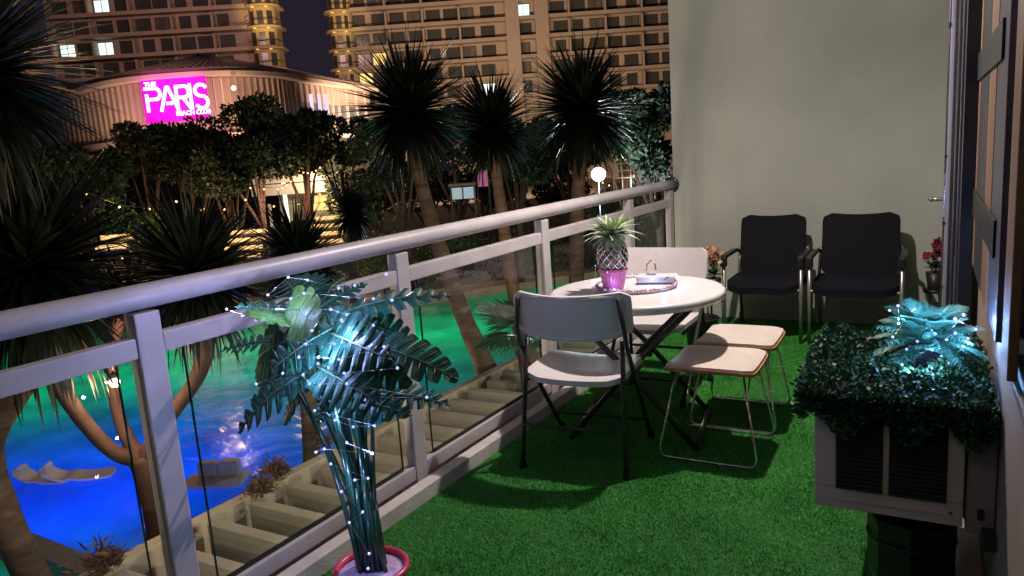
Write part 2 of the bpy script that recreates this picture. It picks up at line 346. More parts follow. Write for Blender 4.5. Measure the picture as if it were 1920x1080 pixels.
# kerb
kb = MB()
ys = [-0.5, 6.04]
def strip(mb, fx0, fx1, z0, z1, y0, y1, mi=0):
    mb.prism([(fx0(y0), y0), (fx1(y0), y0), (fx1(y1), y1), (fx0(y1), y1)], z0, z1, mi)
strip(kb, lambda y: KX(y)-0.062, KX, 0.001, 0.072, -0.5, 6.04)
struct('kerb', kb, M['kerb'])
# far wall, ceiling
wl = MB(); wl.box(((-1.835+0.5)/2, 6.05+0.11, -1.0), (2.335, 0.22, 9.0)); struct('wall_far', wl, M['wall'])
cl = MB(); cl.box((-0.75, 2.5, 2.72), (2.3, 7.05, 0.2)); struct('ceiling', cl, M['wall'])
# right wall: low wall under the windows, with sill; ends before the door
rw = MB(); rw.box((WALLX+0.09, 1.75, 0.425), (0.18, 3.3, 0.85)); struct('wall_right', rw, M['inner_wall'])
rs = MB(); rs.rbox((WALLX+0.088, 1.75, 0.868), (0.19, 3.32, 0.030), 0.006); struct('window_sill', rs, M['sill'])
lamp('room_fill', 'POINT', (0.62, 4.0, 2.2), 16, (1.0, 0.62, 0.36), 0.08)  # unseen warm lamp added indoors to light the curtains
rl_ = MB(); rl_.ball((0.62, 4.0, 2.32), 0.05, 12, 8); tag(rl_.build('room_fill_ball', M['white_rail']), 'small added lamp ball, unseen inside the room behind the glass door', 'lamp')
rb = MB(); rb.box((WALLX+0.09, -0.5, 1.27), (0.18, 1.19, 2.53)); struct('wall_behind', rb, M['inner_wall'])
re = MB(); re.box((DOORX+0.09, 5.80, 1.27), (0.18, 0.49, 2.53)); struct('wall_corner', re, M['wall'])
ri = MB(); ri.box((1.2, 3.0, 1.2), (0.1, 8, 3.2)); struct('wall_interior', ri, M['inner_wall'])

# ------------------------------------------------------------------ railing
rail = thing('balcony_railing', 'white metal balcony railing with clear glass panels along the turf floor', 'railing')
pt = MB(); pt.tube([(RX(y), y, 1.112) for y in np.linspace(-0.4, 6.02, 24)], 0.037, 20)
pt.build('handrail', M['white_rail'], rail)
fl = MB(); fl.lathe([(0.0, -0.008), (0.062, -0.008), (0.066, 0), (0.062, 0.008), (0.045, 0.014), (0.0, 0.014)], (0, 0, 0), 24)
o = fl.build('wall_flange', M['black_steel'], rail, (RX(6.03), 6.034, 1.108), (PI/2, 0, 0))
POSTS = [0.05, 1.345, 2.52, 3.80, 5.10, 5.96]
for i, y in enumerate(POSTS):
    pb = MB(); pb.rbox((0, 0, 0.533), (0.05, 0.082, 1.065), 0.005)
    o = pb.build('post', M['white_rail'], rail, (RX(y), y, 0.001), (0, 0, -0.036))
    bb = MB(); bb.rbox((0, 0, 0.006), (0.11, 0.13, 0.012), 0.002)
    for bx in (-0.04, 0.04):
        for by in (-0.05, 0.05): bb.lathe([(0.007, 0.012), (0.007, 0.018), (0.0001, 0.02)], (bx, by, 0), 8)
    bb.build('base_plate', M['white_rail'], rail, (RX(y), y, 0.0015), (0, 0, -0.036))
for i in range(len(POSTS)-1):
    y0, y1 = POSTS[i]+0.0425, POSTS[i+1]-0.0425
    for nm, z0, z1 in (('middle_rail', 0.936, 0.998), ('bottom_rail', 0.055, 0.118)):
        b = MB(); L = y1-y0; b.rbox((0, 0, 0), (0.044, L, z1-z0), 0.005)
        ym = (y0+y1)/2; b.build(nm, M['white_rail'], rail, (RX(ym), ym, (z0+z1)/2), (0, 0, -0.036))
    g0, g1 = y0+0.075, y1-0.06
    ym = (g0+g1)/2; L = g1-g0
    g = MB(); x0, x1, z0, z1 = -0.004, 0.004, 0.119, 0.935; h = L/2
    g.add([(x0, -h, z0), (x0, h, z0), (x0, h, z1), (x0, -h, z1)], [(0, 1, 2, 3)], 0)
    g.box((0, -h-0.0015, (z0+z1)/2), (0.008, 0.003, z1-z0), mi=1); g.box((0, h+0.0015, (z0+z1)/2), (0.008, 0.003, z1-z0), mi=1)
    g.box((0, 0, z0+0.006), (0.012, L, 0.012), mi=2)
    g.build('glass_panel', [M['glass'], M['glass_edge'], M['black_plastic']], rail, (RX(ym), ym, 0), (0, 0, -0.036))

# ------------------------------------------------------------------ windows and doors on the right
win = thing('sliding_window', 'dark framed sliding window above the low wall with tan curtains behind', 'window', (WALLX, 0, 0))
def add_frame(parent, name, y, w, z0, z1, x=0.0, t=0.05, m='alu_dark', **kw):
    b = MB(); b.rbox((0, 0, (z1-z0)/2), (t, w, z1-z0), 0.004)
    return b.build(name, M[m], parent, (x, y, z0), **kw)
for y, mm, x in ((0.20, 'alu_dark', 0.04), (1.02, 'alu', 0.03), (1.62, 'alu_dark', 0.04), (2.22, 'alu', 0.05), (3.32, 'alu', 0.02)):
    add_frame(win, 'mullion', y, 0.06, 0.89, 2.52, x, 0.06, mm)
for z in (0.905, 2.50):
    b = MB(); b.rbox((0, 0, 0), (0.075, 3.05, 0.05), 0.004); b.build('track', M['alu_dark'], win, (0.04, 1.76, z))
for pa, pb, mm in ((1828, 1839, 'tan_trim'), (1856, 1869, 'tan_trim'), (1840, 1855, 'alu_dark'), (1871, 1891, 'alu'), (1905, 1919, 'tan_trim')):
    ya, yb = WX(pa, 300, WALLX-0.015).y, WX(pb, 300, WALLX-0.015).y
    add_frame(win, 'trim_strip', (ya+yb)/2, abs(ya-yb), 0.90, 2.50, -0.015, 0.02, mm)
ya, yb = WX(1826, 300, WALLX-0.03).y, WX(1870, 300, WALLX-0.03).y
for z in (WX(1850, 425, WALLX-0.03).z, WX(1850, 108, WALLX-0.03).z):
    b = MB(); b.rbox((0, 0, 0), (0.006, abs(ya-yb), 0.10), 0.002); b.build('latch_block', M['black_plastic'], win, (-0.029, (ya+yb)/2, z))
for y0, y1 in ((0.23, 0.99), (1.05, 1.59), (1.65, 2.19), (2.25, 3.29)):
    b = MB(); b.box((0, 0, 0), (0.008, y1-y0, 1.57)); b.build('pane', M['glass'], win, (0.05, (y0+y1)/2, 1.70))
def curtain(y0, y1, x, z0, z1, name, label):
    n = int((y1-y0)/0.018); vs = []
    for i in range(n+1):
        y = y0+(y1-y0)*i/n; dx = 0.03*math.sin(i*1.35)+0.012*math.sin(i*0.45)
        vs += [(x+dx, y, z0), (x+dx*0.6, y, z1)]
    b = MB(); b.add(vs, [(2*i, 2*i+2, 2*i+3, 2*i+1) for i in range(n)], 0, True)
    return tag(b.build(name, M['curtain']), label, 'curtain')
curtain(0.3, 3.25, 0.33, 0.92, 2.48, 'curtain', 'tan pleated curtain behind the dark sliding window')
curtain(3.5, 5.4, 0.42, 0.06, 2.45, 'curtain', 'tan pleated curtain inside the glass door at the corner')
door = thing('glass_door', 'grey aluminium glass door with lever handle beside the far wall', 'door', (DOORX, 0, 0))
add_frame(door, 'stile', 4.72, 0.12, 0.02, 2.50, -0.022, 0.045, 'alu_lit')
add_frame(door, 'stile', 5.46, 0.10, 0.02, 2.50, -0.022, 0.045, 'alu')
for z, h in ((0.11, 0.16), (2.42, 0.14)):
    b = MB(); b.rbox((0, 0, 0), (0.042, 0.63, h), 0.004); b.build('door_rail', M['alu'], door, (-0.022, 5.095, z))
b = MB(); b.box((0, 0, 0), (0.008, 0.625, 2.15)); b.build('pane', M['glass'], door, (-0.022, 5.095, 1.27))
b = MB(); b.rbox((-0.05, 4.74, 1.06), (0.012, 0.04, 0.24), 0.004); b.tube([(-0.05, 4.74, 1.04), (-0.115, 4.74, 1.04)], 0.010, 10)
b.tube([(-0.112, 4.735, 1.04), (-0.118, 4.80, 1.04), (-0.116, 4.86, 1.038)], [0.011, 0.010, 0.008], 10)
b.build('door_handle', M['chrome'], door)
for z in (1.28, 0.92, 0.57, 1.95):
    b = MB(); b.lathe([(0.018, 0), (0.018, 0.006), (0.010, 0.010), (0.0, 0.010)], (0, 0, 0), 14); b.box((0, -0.03, 0.003), (0.012, 0.03, 0.006))
    b.build('lock_rosette', M['black_plastic'], door, (-0.046, 4.70, z), (0, -PI/2, 0))
jb = thing('folding_door', 'stacked aluminium door leaves between window and glass door', 'door', (DOORX, 0, 0))
for y, mm, x, w in ((4.60, 'alu_dark', -0.004, 0.09), (4.36, 'alu', 0.006, 0.05), (3.98, 'alu_dark', 0.0, 0.12), (3.62, 'alu', 0.004, 0.07), (3.44, 'alu_dark', 0.01, 0.10)):
    add_frame(jb, 'stile', y, w, 0.02, 2.50, x, 0.05, mm)
for y0, y1 in ((4.39, 4.55), (4.05, 4.33), (3.66, 3.91)):
    b = MB(); b.box((0, 0, 0), (0.008, y1-y0, 2.3)); b.build('pane', M['glass'], jb, (0.01, (y0+y1)/2, 1.25))
    for z in (0.75, 1.95): 
        b = MB(); b.rbox((0, 0, 0), (0.05, y1-y0, 0.20), 0.004); b.build('cross_rail', M['alu_dark'], jb, (0.008, (y0+y1)/2, z))
# near door jamb close to the camera on the right
b = MB(); b.rbox((0.155, 0.93, 0.42), (0.085, 0.13, 0.83), 0.008)
tag(b.build('wall_pilaster', M['curtain']), 'narrow streaked tan panel at the near end of the low wall', 'wall panel')

# ceiling downlight fixture
b = MB(); b.lathe([(0.0, 0), (0.05, 0), (0.055, -0.004), (0.075, -0.006), (0.078, 0.0)], (-0.92, 3.72, 2.618), 24)
tag(b.build('ceiling_lamp', M['white_float']), 'round recessed downlight in the balcony ceiling above the table', 'ceiling lamp')
b = MB(); b.lathe([(0.0, 0), (0.05, 0), (0.055, -0.004), (0.075, -0.006), (0.078, 0.0)], (-0.45, 0.10, 2.618), 24)  # fixture added to go with the near-end fill
tag(b.build('ceiling_lamp', M['white_float']), 'unseen round downlight added in the balcony ceiling for near-end fill', 'ceiling lamp')

# ================================================================== FURNITURE
def panel_surface(mb, W, H, fn, th, nx=14, ny=8, corner=0.05, mi=0):
    """rounded-corner curved panel: fn(u,v)->(pos, normal); u in -1..1, v in 0..1"""
    vs = []
    for side in (1, -1):
        for j in range(ny+1):
            v = j/ny; yy = (v-0.5)*H; ey = max(0, abs(yy)-(H/2-corner))
            hw = W/2-(corner-math.sqrt(max(0, corner*corner-ey*ey)))
            for i in range(nx+1):
                x = (2*i/nx-1)*hw
                p, nrm = fn(x, yy); vs.append(p+nrm*(th/2*side))
    n1 = (nx+1)*(ny+1); fs = []
    idx = lambda i, j: j*(nx+1)+i
    for j in range(ny):
        for i in range(nx):
            fs.append((idx(i, j), idx(i+1, j), idx(i+1, j+1), idx(i, j+1)))
            fs.append((n1+idx(i, j), n1+idx(i, j+1), n1+idx(i+1, j+1), n1+idx(i+1, j)))
    for i in range(nx):
        fs.append((idx(i, 0), n1+idx(i, 0), n1+idx(i+1, 0), idx(i+1, 0))); fs.append((idx(i, ny), idx(i+1, ny), n1+idx(i+1, ny), n1+idx(i, ny)))
    for j in range(ny):
        fs.append((idx(0, j), idx(0, j+1), n1+idx(0, j+1), n1+idx(0, j))); fs.append((idx(nx, j), n1+idx(nx, j), n1+idx(nx, j+1), idx(nx, j+1)))
    mb.add(vs, fs, mi, True); return mb
def autosmooth(o, ang=0.7):
    me = o.data
    try:
        import bmesh
        bm = bmesh.new(); bm.from_mesh(me)
        for e in bm.edges: e.smooth = (len(e.link_faces) == 2 and e.calc_face_angle(0) < ang)
        bm.to_mesh(me); bm.free()
    except Exception: pass
    return o

def folding_chair(label, loc, rz):
    t = thing('folding_chair', label, 'chair', loc, rz, 'white folding chairs at the round table')
    # local: faces +Y
    def back(x, y):
        yy = -0.250+0.085*(2*x/0.52)**2-0.16*y; z = 0.715+y*0.99
        if y > 0: z -= 0.012*(1-(2*x/0.52)**2)*y/0.11
        else: z += 0.022*(2*x/0.52)**2*(-y)/0.11
        n = Vector((-x*1.2, 1, 0.16)).normalized(); return Vector((x, yy, z)), n
    b = MB(); panel_surface(b, 0.55, 0.225, back, 0.016, 20, 10, 0.04); autosmooth(b.build('backrest', M['plastic'], t))
    # raised border lip on the rear face
    lp = MB(); pts = []
    for k in range(48):
        a = 2*PI*k/48; sx = abs(math.cos(a))**0.35*math.copysign(1, math.cos(a)); sy = abs(math.sin(a))**0.35*math.copysign(1, math.sin(a))
        p, n = back(sx*0.252, sy*0.100); pts.append(p-n*0.006)
    lp.tube(pts, 0.010, 8, closed=True); lp.build('back_rim', M['plastic'], t)
    def seat(x, y):
        z = 0.437-0.018*(1-(2*x/0.48)**2)-0.03*max(0, (y-0.12)/0.1)**2*0.4-0.012*max(0, (-y-0.12)/0.1)**2; return Vector((x, y, z)), Vector((0, 0, 1))
    b = MB(); panel_surface(b, 0.475, 0.44, seat, 0.026, 16, 16, 0.07); autosmooth(b.build('seat', M['plastic'], t))
    for s in (-1, 1):
        b = MB(); b.tube([(s*0.232, -0.228, 0.80), (s*0.250, -0.215, 0.66), (s*0.252, -0.19, 0.58), (s*0.245, 0.0, 0.32), (s*0.235, 0.24, 0.012)], 0.0108, 10)
        b.build('leg', M['black_steel'], t)
        b = MB(); b.tube([(s*0.225, -0.165, 0.60), (s*0.232, -0.20, 0.42), (s*0.247, -0.262, 0.012)], 0.0108, 10)
        b.build('leg', M['black_steel'], t)
        b = MB(); b.tube([(s*0.226, -0.19, 0.405), (s*0.226, 0.17, 0.398)], 0.010, 8); b.build('seat_bracket', M['black_steel'], t)
        for yy in (0.24, -0.262):
            b = MB(); b.lathe([(0.0, 0), (0.018, 0), (0.018, 0.02), (0.014, 0.034)], (s*(0.235 if yy > 0 else 0.247), yy, 0.0), 10); b.build('foot_cap', M['black_plastic'], t)
        b = MB(); b.lathe([(0.009, 0), (0.009, 0.003), (0.0, 0.004)], (0, 0, 0), 10); b.build('rivet', M['black_plastic'], t, (s*0.235, -0.216, 0.76), (PI/2, 0, 0))
    b = MB(); b.tube([(-0.237, 0.165, 0.12), (0.237, 0.165, 0.12)], 0.009, 8); b.build('stretcher', M['black_steel'], t)
    b = MB(); b.tube([(-0.24, -0.235, 0.20), (0.24, -0.235, 0.20)], 0.009, 8); b.build('stretcher', M['black_steel'], t)
    return t
folding_chair('white folding chair in front of the round table with its back to the camera', (-1.395, 3.13, 0.012), 0.09)
folding_chair('white folding chair behind the round table, facing the camera', (-1.385, 4.10, 0.012), PI-0.02)

# round table
TC = Vector((-1.27, 3.50, 0))
tb = thing('round_table', 'round white folding table with black crossed legs beside the glass railing', 'table', (TC.x, TC.y, 0.012))
b = MB(); b.lathe([(0.0, 0.728), (0.40, 0.728), (0.425, 0.726), (0.432, 0.718), (0.434, 0.705), (0.428, 0.688), (0.418, 0.684), (0.412, 0.692), (0.0, 0.694)], (0, 0, 0), 72)
b.build('tabletop', M['table'], tb)
for sgn, rr in ((1, 0.0), (-1, 0.03)):
    ax = Vector((math.cos(0.15), math.sin(0.15), 0)); ay = Vector((-ax.y, ax.x, 0))
    for s in (-1, 1):
        w = 0.26-rr
        b = MB(); b.tube([ax*(sgn*-0.30)+ay*(s*w)+Vector((0, 0, 0.685)), ax*(sgn*0.02)+ay*(s*w)+Vector((0, 0, 0.36)), ax*(sgn*0.31)+ay*(s*w)+Vector((0, 0, 0.012))], 0.0145, 10)
        b.build('leg', M['black_steel'], tb)
    b = MB(); b.tube([ax*(sgn*0.31)+ay*(-(0.26-rr))+Vector((0, 0, 0.014)), ax*(sgn*0.31)+ay*(0.26-rr)+Vector((0, 0, 0.014))], 0.0145, 10); b.build('foot_bar', M['black_steel'], tb)
    b = MB(); b.tube([ax*(sgn*-0.30)+ay*(-(0.26-rr))+Vector((0, 0, 0.68)), ax*(sgn*-0.30)+ay*(0.26-rr)+Vector((0, 0, 0.68))], 0.012, 10); b.build('top_bar', M['black_steel'], tb)
for s in (-1, 1):
    b = MB(); b.rbox((ay*(s*0.245)+Vector((0, 0, 0.34))), (0.05, 0.03, 0.06), 0.006); b.build('hinge_block', M['black_plastic'], tb)

# stools
def stool(label, x0, x1, y0, y1, dz=0.0):
    cx, cy, w, d = (x0+x1)/2, (y0+y1)/2, x1-x0, y1-y0
    t = thing('wire_stool', label, 'stool', (cx, cy, 0.012), 0.0, 'low stools beside the round table')
    def s1(x, y): return Vector((x, y, 0.425-0.012*(1-(2*y/d)**2)-0.018*max(0, abs(2*x/w)-0.55)**1.5)), Vector((0, 0, 1))
    b = MB(); panel_surface(b, w, d, s1, 0.014, 16, 14, 0.045); autosmooth(b.build('seat_shell', M['ply'], t))
    def s2(x, y): 
        p, n = s1(x, y); e = max(abs(2*x/(w-0.02)), abs(2*y/(d-0.02))); return p+Vector((0, 0, 0.016-0.007*e**8)), n
    b = MB(); panel_surface(b, w-0.018, d-0.018, s2, 0.020, 18, 18, 0.042); autosmooth(b.build('cushion', M['cushion'], t))
    for s in (-1, 1):
        yb, yt = s*(d/2+0.012), s*(d/2-0.06); xb, xt = w/2+0.012, w/2-0.055
        pts = []
        def arc(c, a0, a1, r, ux, uy):
            return [Vector(c)+Vector(ux)*math.cos(a)*r+Vector(uy)*math.sin(a)*r for a in np.linspace(a0, a1, 5)]
        k = 0.03
        base = [(-xt, yt, 0.412)]
        base += [(-xb+0.0, yb, k+0.02), (-xb+0.006, yb, 0.014), (-xb+k, yb, 0.006), (xb-k, yb, 0.006), (xb-0.006, yb, 0.014), (xb, yb, k+0.02), (xt, yt, 0.412)]
        b = MB(); b.tube(base, 0.0052, 8); b.build('leg_loop', M['chrome'], t)
    for s in (-1, 1):
        b = MB(); b.tube([(s*(w/2-0.055), -(d/2-0.05), 0.405), (s*(w/2-0.055), (d/2-0.05), 0.405)], 0.0045, 8)
        b.tube([(s*(w/2-0.03), -(d/2-0.03), 0.30), (s*(w/2-0.05), 0.0, 0.405), (s*(w/2-0.03), (d/2-0.03), 0.30)], 0.0042, 8); b.build('side_brace', M['chrome'], t)
    return t
stool('low cream wire stool nearest the camera with orange plywood edge', -1.05, -0.64, 3.18, 3.575)
stool('low cream wire stool just behind the other, closer to the black chairs', -1.03, -0.635, 3.62, 4.03)

# office chairs
def office_chair(label, cx, w, yf):
    t = thing('office_armchair', label, 'chair', (cx, yf, 0.012), 0, 'black armchairs against the far wall')
    # faces -Y, front legs at y=0, back at y=+0.5
    bw = w-0.06
    def back(x, y): 
        z = 0.64+y; yy = 0.44+0.05*(y/0.22)-0.03*(1-(2*x/bw)**2)
        if y > 0: z += 0.018*((2*x/bw)**2-1)*(y/0.22)
        return Vector((x, yy, z)), Vector((0, -1, 0.15)).normalized()
    b = MB(); panel_surface(b, bw, 0.45, back, 0.045, 18, 14, 0.065); autosmooth(b.build('backrest', M['fabric'], t))
    def seat(x, y): return Vector((x, 0.20+y, 0.405+0.012*(1-(2*x/bw)**2)-0.05*max(0, (-y-0.14)/0.12)**2)), Vector((0, 0, 1))
    b = MB(); panel_surface(b, w-0.02, 0.50, seat, 0.050, 18, 14, 0.11); autosmooth(b.build('seat', M['fabric_seat'], t))
    for s in (-1, 1):
        x = s*(w/2)
        b = MB(); b.tube([(x, 0, 0.0), (x, 0, 0.585)], 0.0125, 12); b.build('leg', M['grey_tube'], t)
        b = MB(); b.tube([(x*0.98, 0.56, 0.0), (x*0.98, 0.47, 0.40), (x*0.92, 0.46, 0.62)], 0.0125, 12); b.build('leg', M['grey_tube'], t)
        b = MB(); b.rbox((x, 0.16, 0.607), (0.045, 0.34, 0.026), 0.010); b.rbox((x, -0.005, 0.575), (0.047, 0.05, 0.075), 0.012)
        b.tube([(x, 0.32, 0.607), (x*0.97, 0.40, 0.60), (x*0.90, 0.46, 0.58)], 0.014, 8); b.build('armrest', M['black_plastic'], t)
        b = MB(); b.tube([(x, 0.0, 0.375), (x*0.9, 0.0, 0.375)], 0.010, 8); b.build('seat_bracket', M['grey_tube'], t)
    b = MB(); b.tube([(-w/2, 0.02, 0.37), (w/2, 0.02, 0.37)], 0.010, 8); b.build('cross_bar', M['grey_tube'], t)
    return t
office_chair('black fabric armchair by the far wall, nearer the railing', -1.01, 0.52, 5.34)
office_chair('black fabric armchair by the far wall, nearer the glass door', -0.415, 0.56, 5.34)

# ------------------------------------------------------------------ flowers and small pots by the wall
def bouquet(name, label, pos, fm, r, pot_r, pot_h, n, leafm):
    t = thing(name, label, 'plant', pos)
    b = MB(); b.lathe([(pot_r*0.7, 0), (pot_r, pot_h), (pot_r*0.85, pot_h), (0, pot_h*0.9)], (0, 0, 0), 16); b.build('pot', M['black_plastic'], t)
    for k in range(n):
        a = random.random()*2*PI; rr = r*math.sqrt(random.random()); z = pot_h+0.10+random.random()*r*1.6
        p = Vector((rr*math.cos(a), rr*math.sin(a), z))
        fb = MB()
        for q in range(9):
            d = Vector((random.gauss(0, 1), random.gauss(0, 1), random.gauss(0.3, 1))).normalized(); w = d.orthogonal().normalized()*0.016; u = d.cross(w)*0.9
            fb.add([(0, 0, 0), d*0.02+w, d*0.04+u*0.1, d*0.02-w], [(0, 1, 2, 3)])
        fb.ball((0, 0, 0), 0.010, 6, 4)
        fb.build('flower', fm, t, p)
        sb = MB(); sb.tube([(p.x*0.2, p.y*0.2, pot_h*0.9), (p.x*0.7, p.y*0.7, pot_h+0.05), tuple(p)], 0.002, 5); sb.build('stem', M['stem'], t)
    lb = MB()
    for k in range(40):
        a = random.random()*2*PI; d = Vector((math.cos(a), math.sin(a), random.uniform(-0.2, 0.8))).normalized(); w = d.cross(Vector((0, 0, 1))).normalized()*0.012
        o = Vector((0, 0, pot_h+0.03)); L = 0.06+random.random()*0.05
        lb.add([o, o+d*L*0.5+w, o+d*L, o+d*L*0.5-w], [(0, 1, 2, 3)])
    f = lb.build('leaves', leafm, t); f['kind'] = 'stuff'
    return t
bouquet('flower_pot', 'dried peach flowers in a dark pot beside the left black armchair', WY(1338, 545, 5.15)-Vector((0, 0, 0.03)), M['fabric_flower'], 0.06, 0.055, 0.12, 12, M['foliage2'])
# the small stands under the two flower pots
def pot_stand(label, p, r, h):
    t = thing('plant_stand', label, 'plant stand', (p.x, p.y, 0.012))
    b = MB(); b.lathe([(0.0, h), (r, h), (r, h-0.02), (0.0, h-0.02)], (0, 0, 0), 18); b.build('top', M['black_plastic'], t)
    for k in range(3):
        a = k*2*PI/3; b = MB(); b.tube([(r*0.8*math.cos(a), r*0.8*math.sin(a), h-0.02), (r*math.cos(a), r*math.sin(a), 0)], 0.008, 6); b.build('leg', M['black_steel'], t)
p = WY(1338, 545, 5.15); pot_stand('dark plant stand under the dried peach flowers', p, 0.07, p.z-0.03-0.012)
p = WY(1762, 540, 5.80)
bouquet('flower_pot', 'red flowers in a dark pot against the far wall by the door', Vector((p.x-0.03, 5.86, p.z-0.02)), M['red_flower'], 0.07, 0.06, 0.12, 12, M['foliage'])
pot_stand('dark plant stand under the red flowers by the door', Vector((p.x-0.03, 5.86, 0)), 0.07, p.z-0.02-0.012)
b = MB(); b.lathe([(0.0, 0), (0.085, 0), (0.11, 0.27), (0.118, 0.275), (0.112, 0.285), (0.104, 0.27), (0.08, 0.02), (0, 0.02)], (0, 0, 0), 28)
tag(b.build('waste_bin', M['black_plastic'], None, (-1.30, 4.82, 0.012)), 'round black bin behind the far folding chair', 'bin')

# ------------------------------------------------------------------ table top things
tz = 0.7405
tray_c = WZ(1193, 538, tz)
tr = thing('oval_tray', 'flat pinkish round tray on the white table under the potted ornament', 'tray', (tray_c.x, tray_c.y, tz))
b = MB(); b.lathe([(0.0, 0.0), (0.185, 0.0), (0.20, 0.004), (0.205, 0.012), (0.198, 0.014), (0.188, 0.008), (0.0, 0.006)], (0, 0, 0), 48); b.build('plate', M['table'], tr)
rb_ = MB()
for k in range(90):
    a = 2*PI*k/90+random.uniform(-.02, .02); rb_.ball((0.200*math.cos(a), 0.200*math.sin(a), 0.016+random.uniform(-.002, .003)), 0.0085, 6, 4)
o = rb_.build('beaded_edge', mat('pink_beads', (0.62, 0.36, 0.40), 0.35, var=0.3, scale=60), tr); o['kind'] = 'stuff'
pc = WZ(1151, 541, tz+0.012)
pot = thing('pink_cup', 'pink pleated cup standing on the tray at the table centre', 'cup', (pc.x, pc.y, tz+0.0115))
b = MB(); prof = [(0.0, 0.0), (0.050, 0.0), (0.066, 0.088), (0.072, 0.092), (0.071, 0.104), (0.064, 0.104), (0.048, 0.02), (0.0, 0.02)]
n = 40; vs = []
for (r, z) in prof:
    for k in range(n):
        a = 2*PI*k/n; q = r*(1+(0.035 if k % 2 else -0.01)*(1 if z > 0.01 else 0)); vs.append((q*math.cos(a), q*math.sin(a), z))
b.add(vs, [(i*n+k, i*n+(k+1) % n, (i+1)*n+(k+1) % n, (i+1)*n+k) for i in range(len(prof)-1) for k in range(n)], 0, False)
b.build('cup_body', mat('pink_translucent_plastic', (0.80, 0.22, 0.50), 0.3, color2=(0.62, 0.12, 0.40), scale=30, coat=0.2), pot)
orn = thing('pineapple_ornament', 'silver lattice pineapple ornament with striped leaves in the pink cup', 'ornament', (pc.x, pc.y, tz+0.075))
body = lambda t: (0.028+0.048*math.sin(PI*(0.12+0.80*t))**0.9, 0.02+0.165*t)
b = MB(); b.lathe([(body(i/14)[0]*0.955, body(i/14)[1]) for i in range(15)], (0, 0, 0), 24); b.build('glass_body', M['clear'], orn)
b = MB()
for k in range(12):
    for s in (-1, 1):
        pts = []
        for i in range(15):
            t = i/14; r, z = body(t); a = 2*PI*k/12+s*t*2.0; pts.append((r*math.cos(a), r*math.sin(a), z))
        b.tube(pts, 0.0036, 6)
for t in (0, 1):
    r, z = body(t); b.tube([(r*math.cos(a), r*math.sin(a), z) for a in np.linspace(0, 2*PI, 20, endpoint=False)], 0.004, 6, closed=True)
b.build('lattice', M['silver'], orn)
def strap_leaf(L, W, droop, seg=6, fold=0.25):
    vs, fs = [], []
    for i in range(seg+1):
        t = i/seg; w = W*math.sin(PI*min(1, 0.12+t*0.88))**0.8*(1-t**4) if t < 1 else 0.0004
        y = L*(t-0.12*droop*t*t); z = L*(-droop*t*t*0.75)
        vs += [(-w/2, y, z+w*fold), (0, y, z), (w/2, y, z+w*fold)]
    for i in range(seg):
        a = 3*i; fs += [(a, a+1, a+4, a+3), (a+1, a+2, a+5, a+4)]
    b = MB(); b.add(vs, fs, 0, True); return b
slm = [strap_leaf(1, 0.27+0.03*k, 0.25+0.25*k).mesh('crown_leaf', M['paleleaf'] if k < 2 else M['paleleaf2']) for k in range(4)]
for k in range(58):
    q = k/58; el = 1.40-1.55*q**0.9; a = k*2.399963+random.uniform(-.2, .2)
    L = (0.075+0.055*math.sin(PI*min(1, q+0.15)))*random.uniform(0.85, 1.15)
    d = Vector((math.cos(a)*math.cos(el), math.sin(a)*math.cos(el), math.sin(el)))
    o = put('leaf', slm[min(3, int(q*4))], orn); place_rot(o, Vector((math.cos(a)*0.015, math.sin(a)*0.015, 0.183+0.028*(1-q))), d, sc=(L, L, L))
bx = WZ(1232, 528, tz+0.014)
tbx = thing('tissue_pack', 'low white tissue pack lit blue on the tray beside the pink cup', 'tissue pack', (bx.x, bx.y, tz+0.0145), 0.18)
b = MB(); b.rbox((0, 0, 0.018), (0.20, 0.10, 0.036), 0.010); b.build('pack', M['table'], tbx)
b = MB(); b.tube([(0.045, -0.0515, 0.018), (0.056, -0.0515, 0.028), (0.068, -0.0515, 0.034)], 0.0022, 5); b.build('printed_mark', M['black_plastic'], tbx)
b = MB()
vs = []
for i in range(9):
    a = 2*PI*i/9; vs += [(-0.03+0.022*math.cos(a), 0.013*math.sin(a), 0.035), (-0.03+0.03*math.cos(a)+0.01*random.random(), 0.02*math.sin(a), 0.048+0.012*random.random())]
b.add(vs, [(2*i, 2*((i+1) % 9), 2*((i+1) % 9)+1, 2*i+1) for i in range(9)], 0, True); b.build('tissue', M['table'], tbx)
hp = WZ(1204, 505, tz)
ht = thing('ribbon_loop', 'small gold and pink ribbon loop standing up behind the tissue pack', 'ribbon', (bx.x-0.055, bx.y+0.075, tz+0.013))
b = MB(); b.tube([(0.0, 0, 0.0), (-0.026, 0, 0.03), (-0.022, 0, 0.075), (0.0, 0, 0.098), (0.022, 0, 0.078), (0.026, 0, 0.035), (0.004, 0, 0.004)], 0.0042, 8)
b.tube([(-0.030, 0, 0.008), (0, 0, 0.024), (0.03, 0, 0.004)], 0.006, 8); b.build('loop', mat('rose_gold', (0.65, 0.36, 0.26), 0.25, metal=0.8), ht)

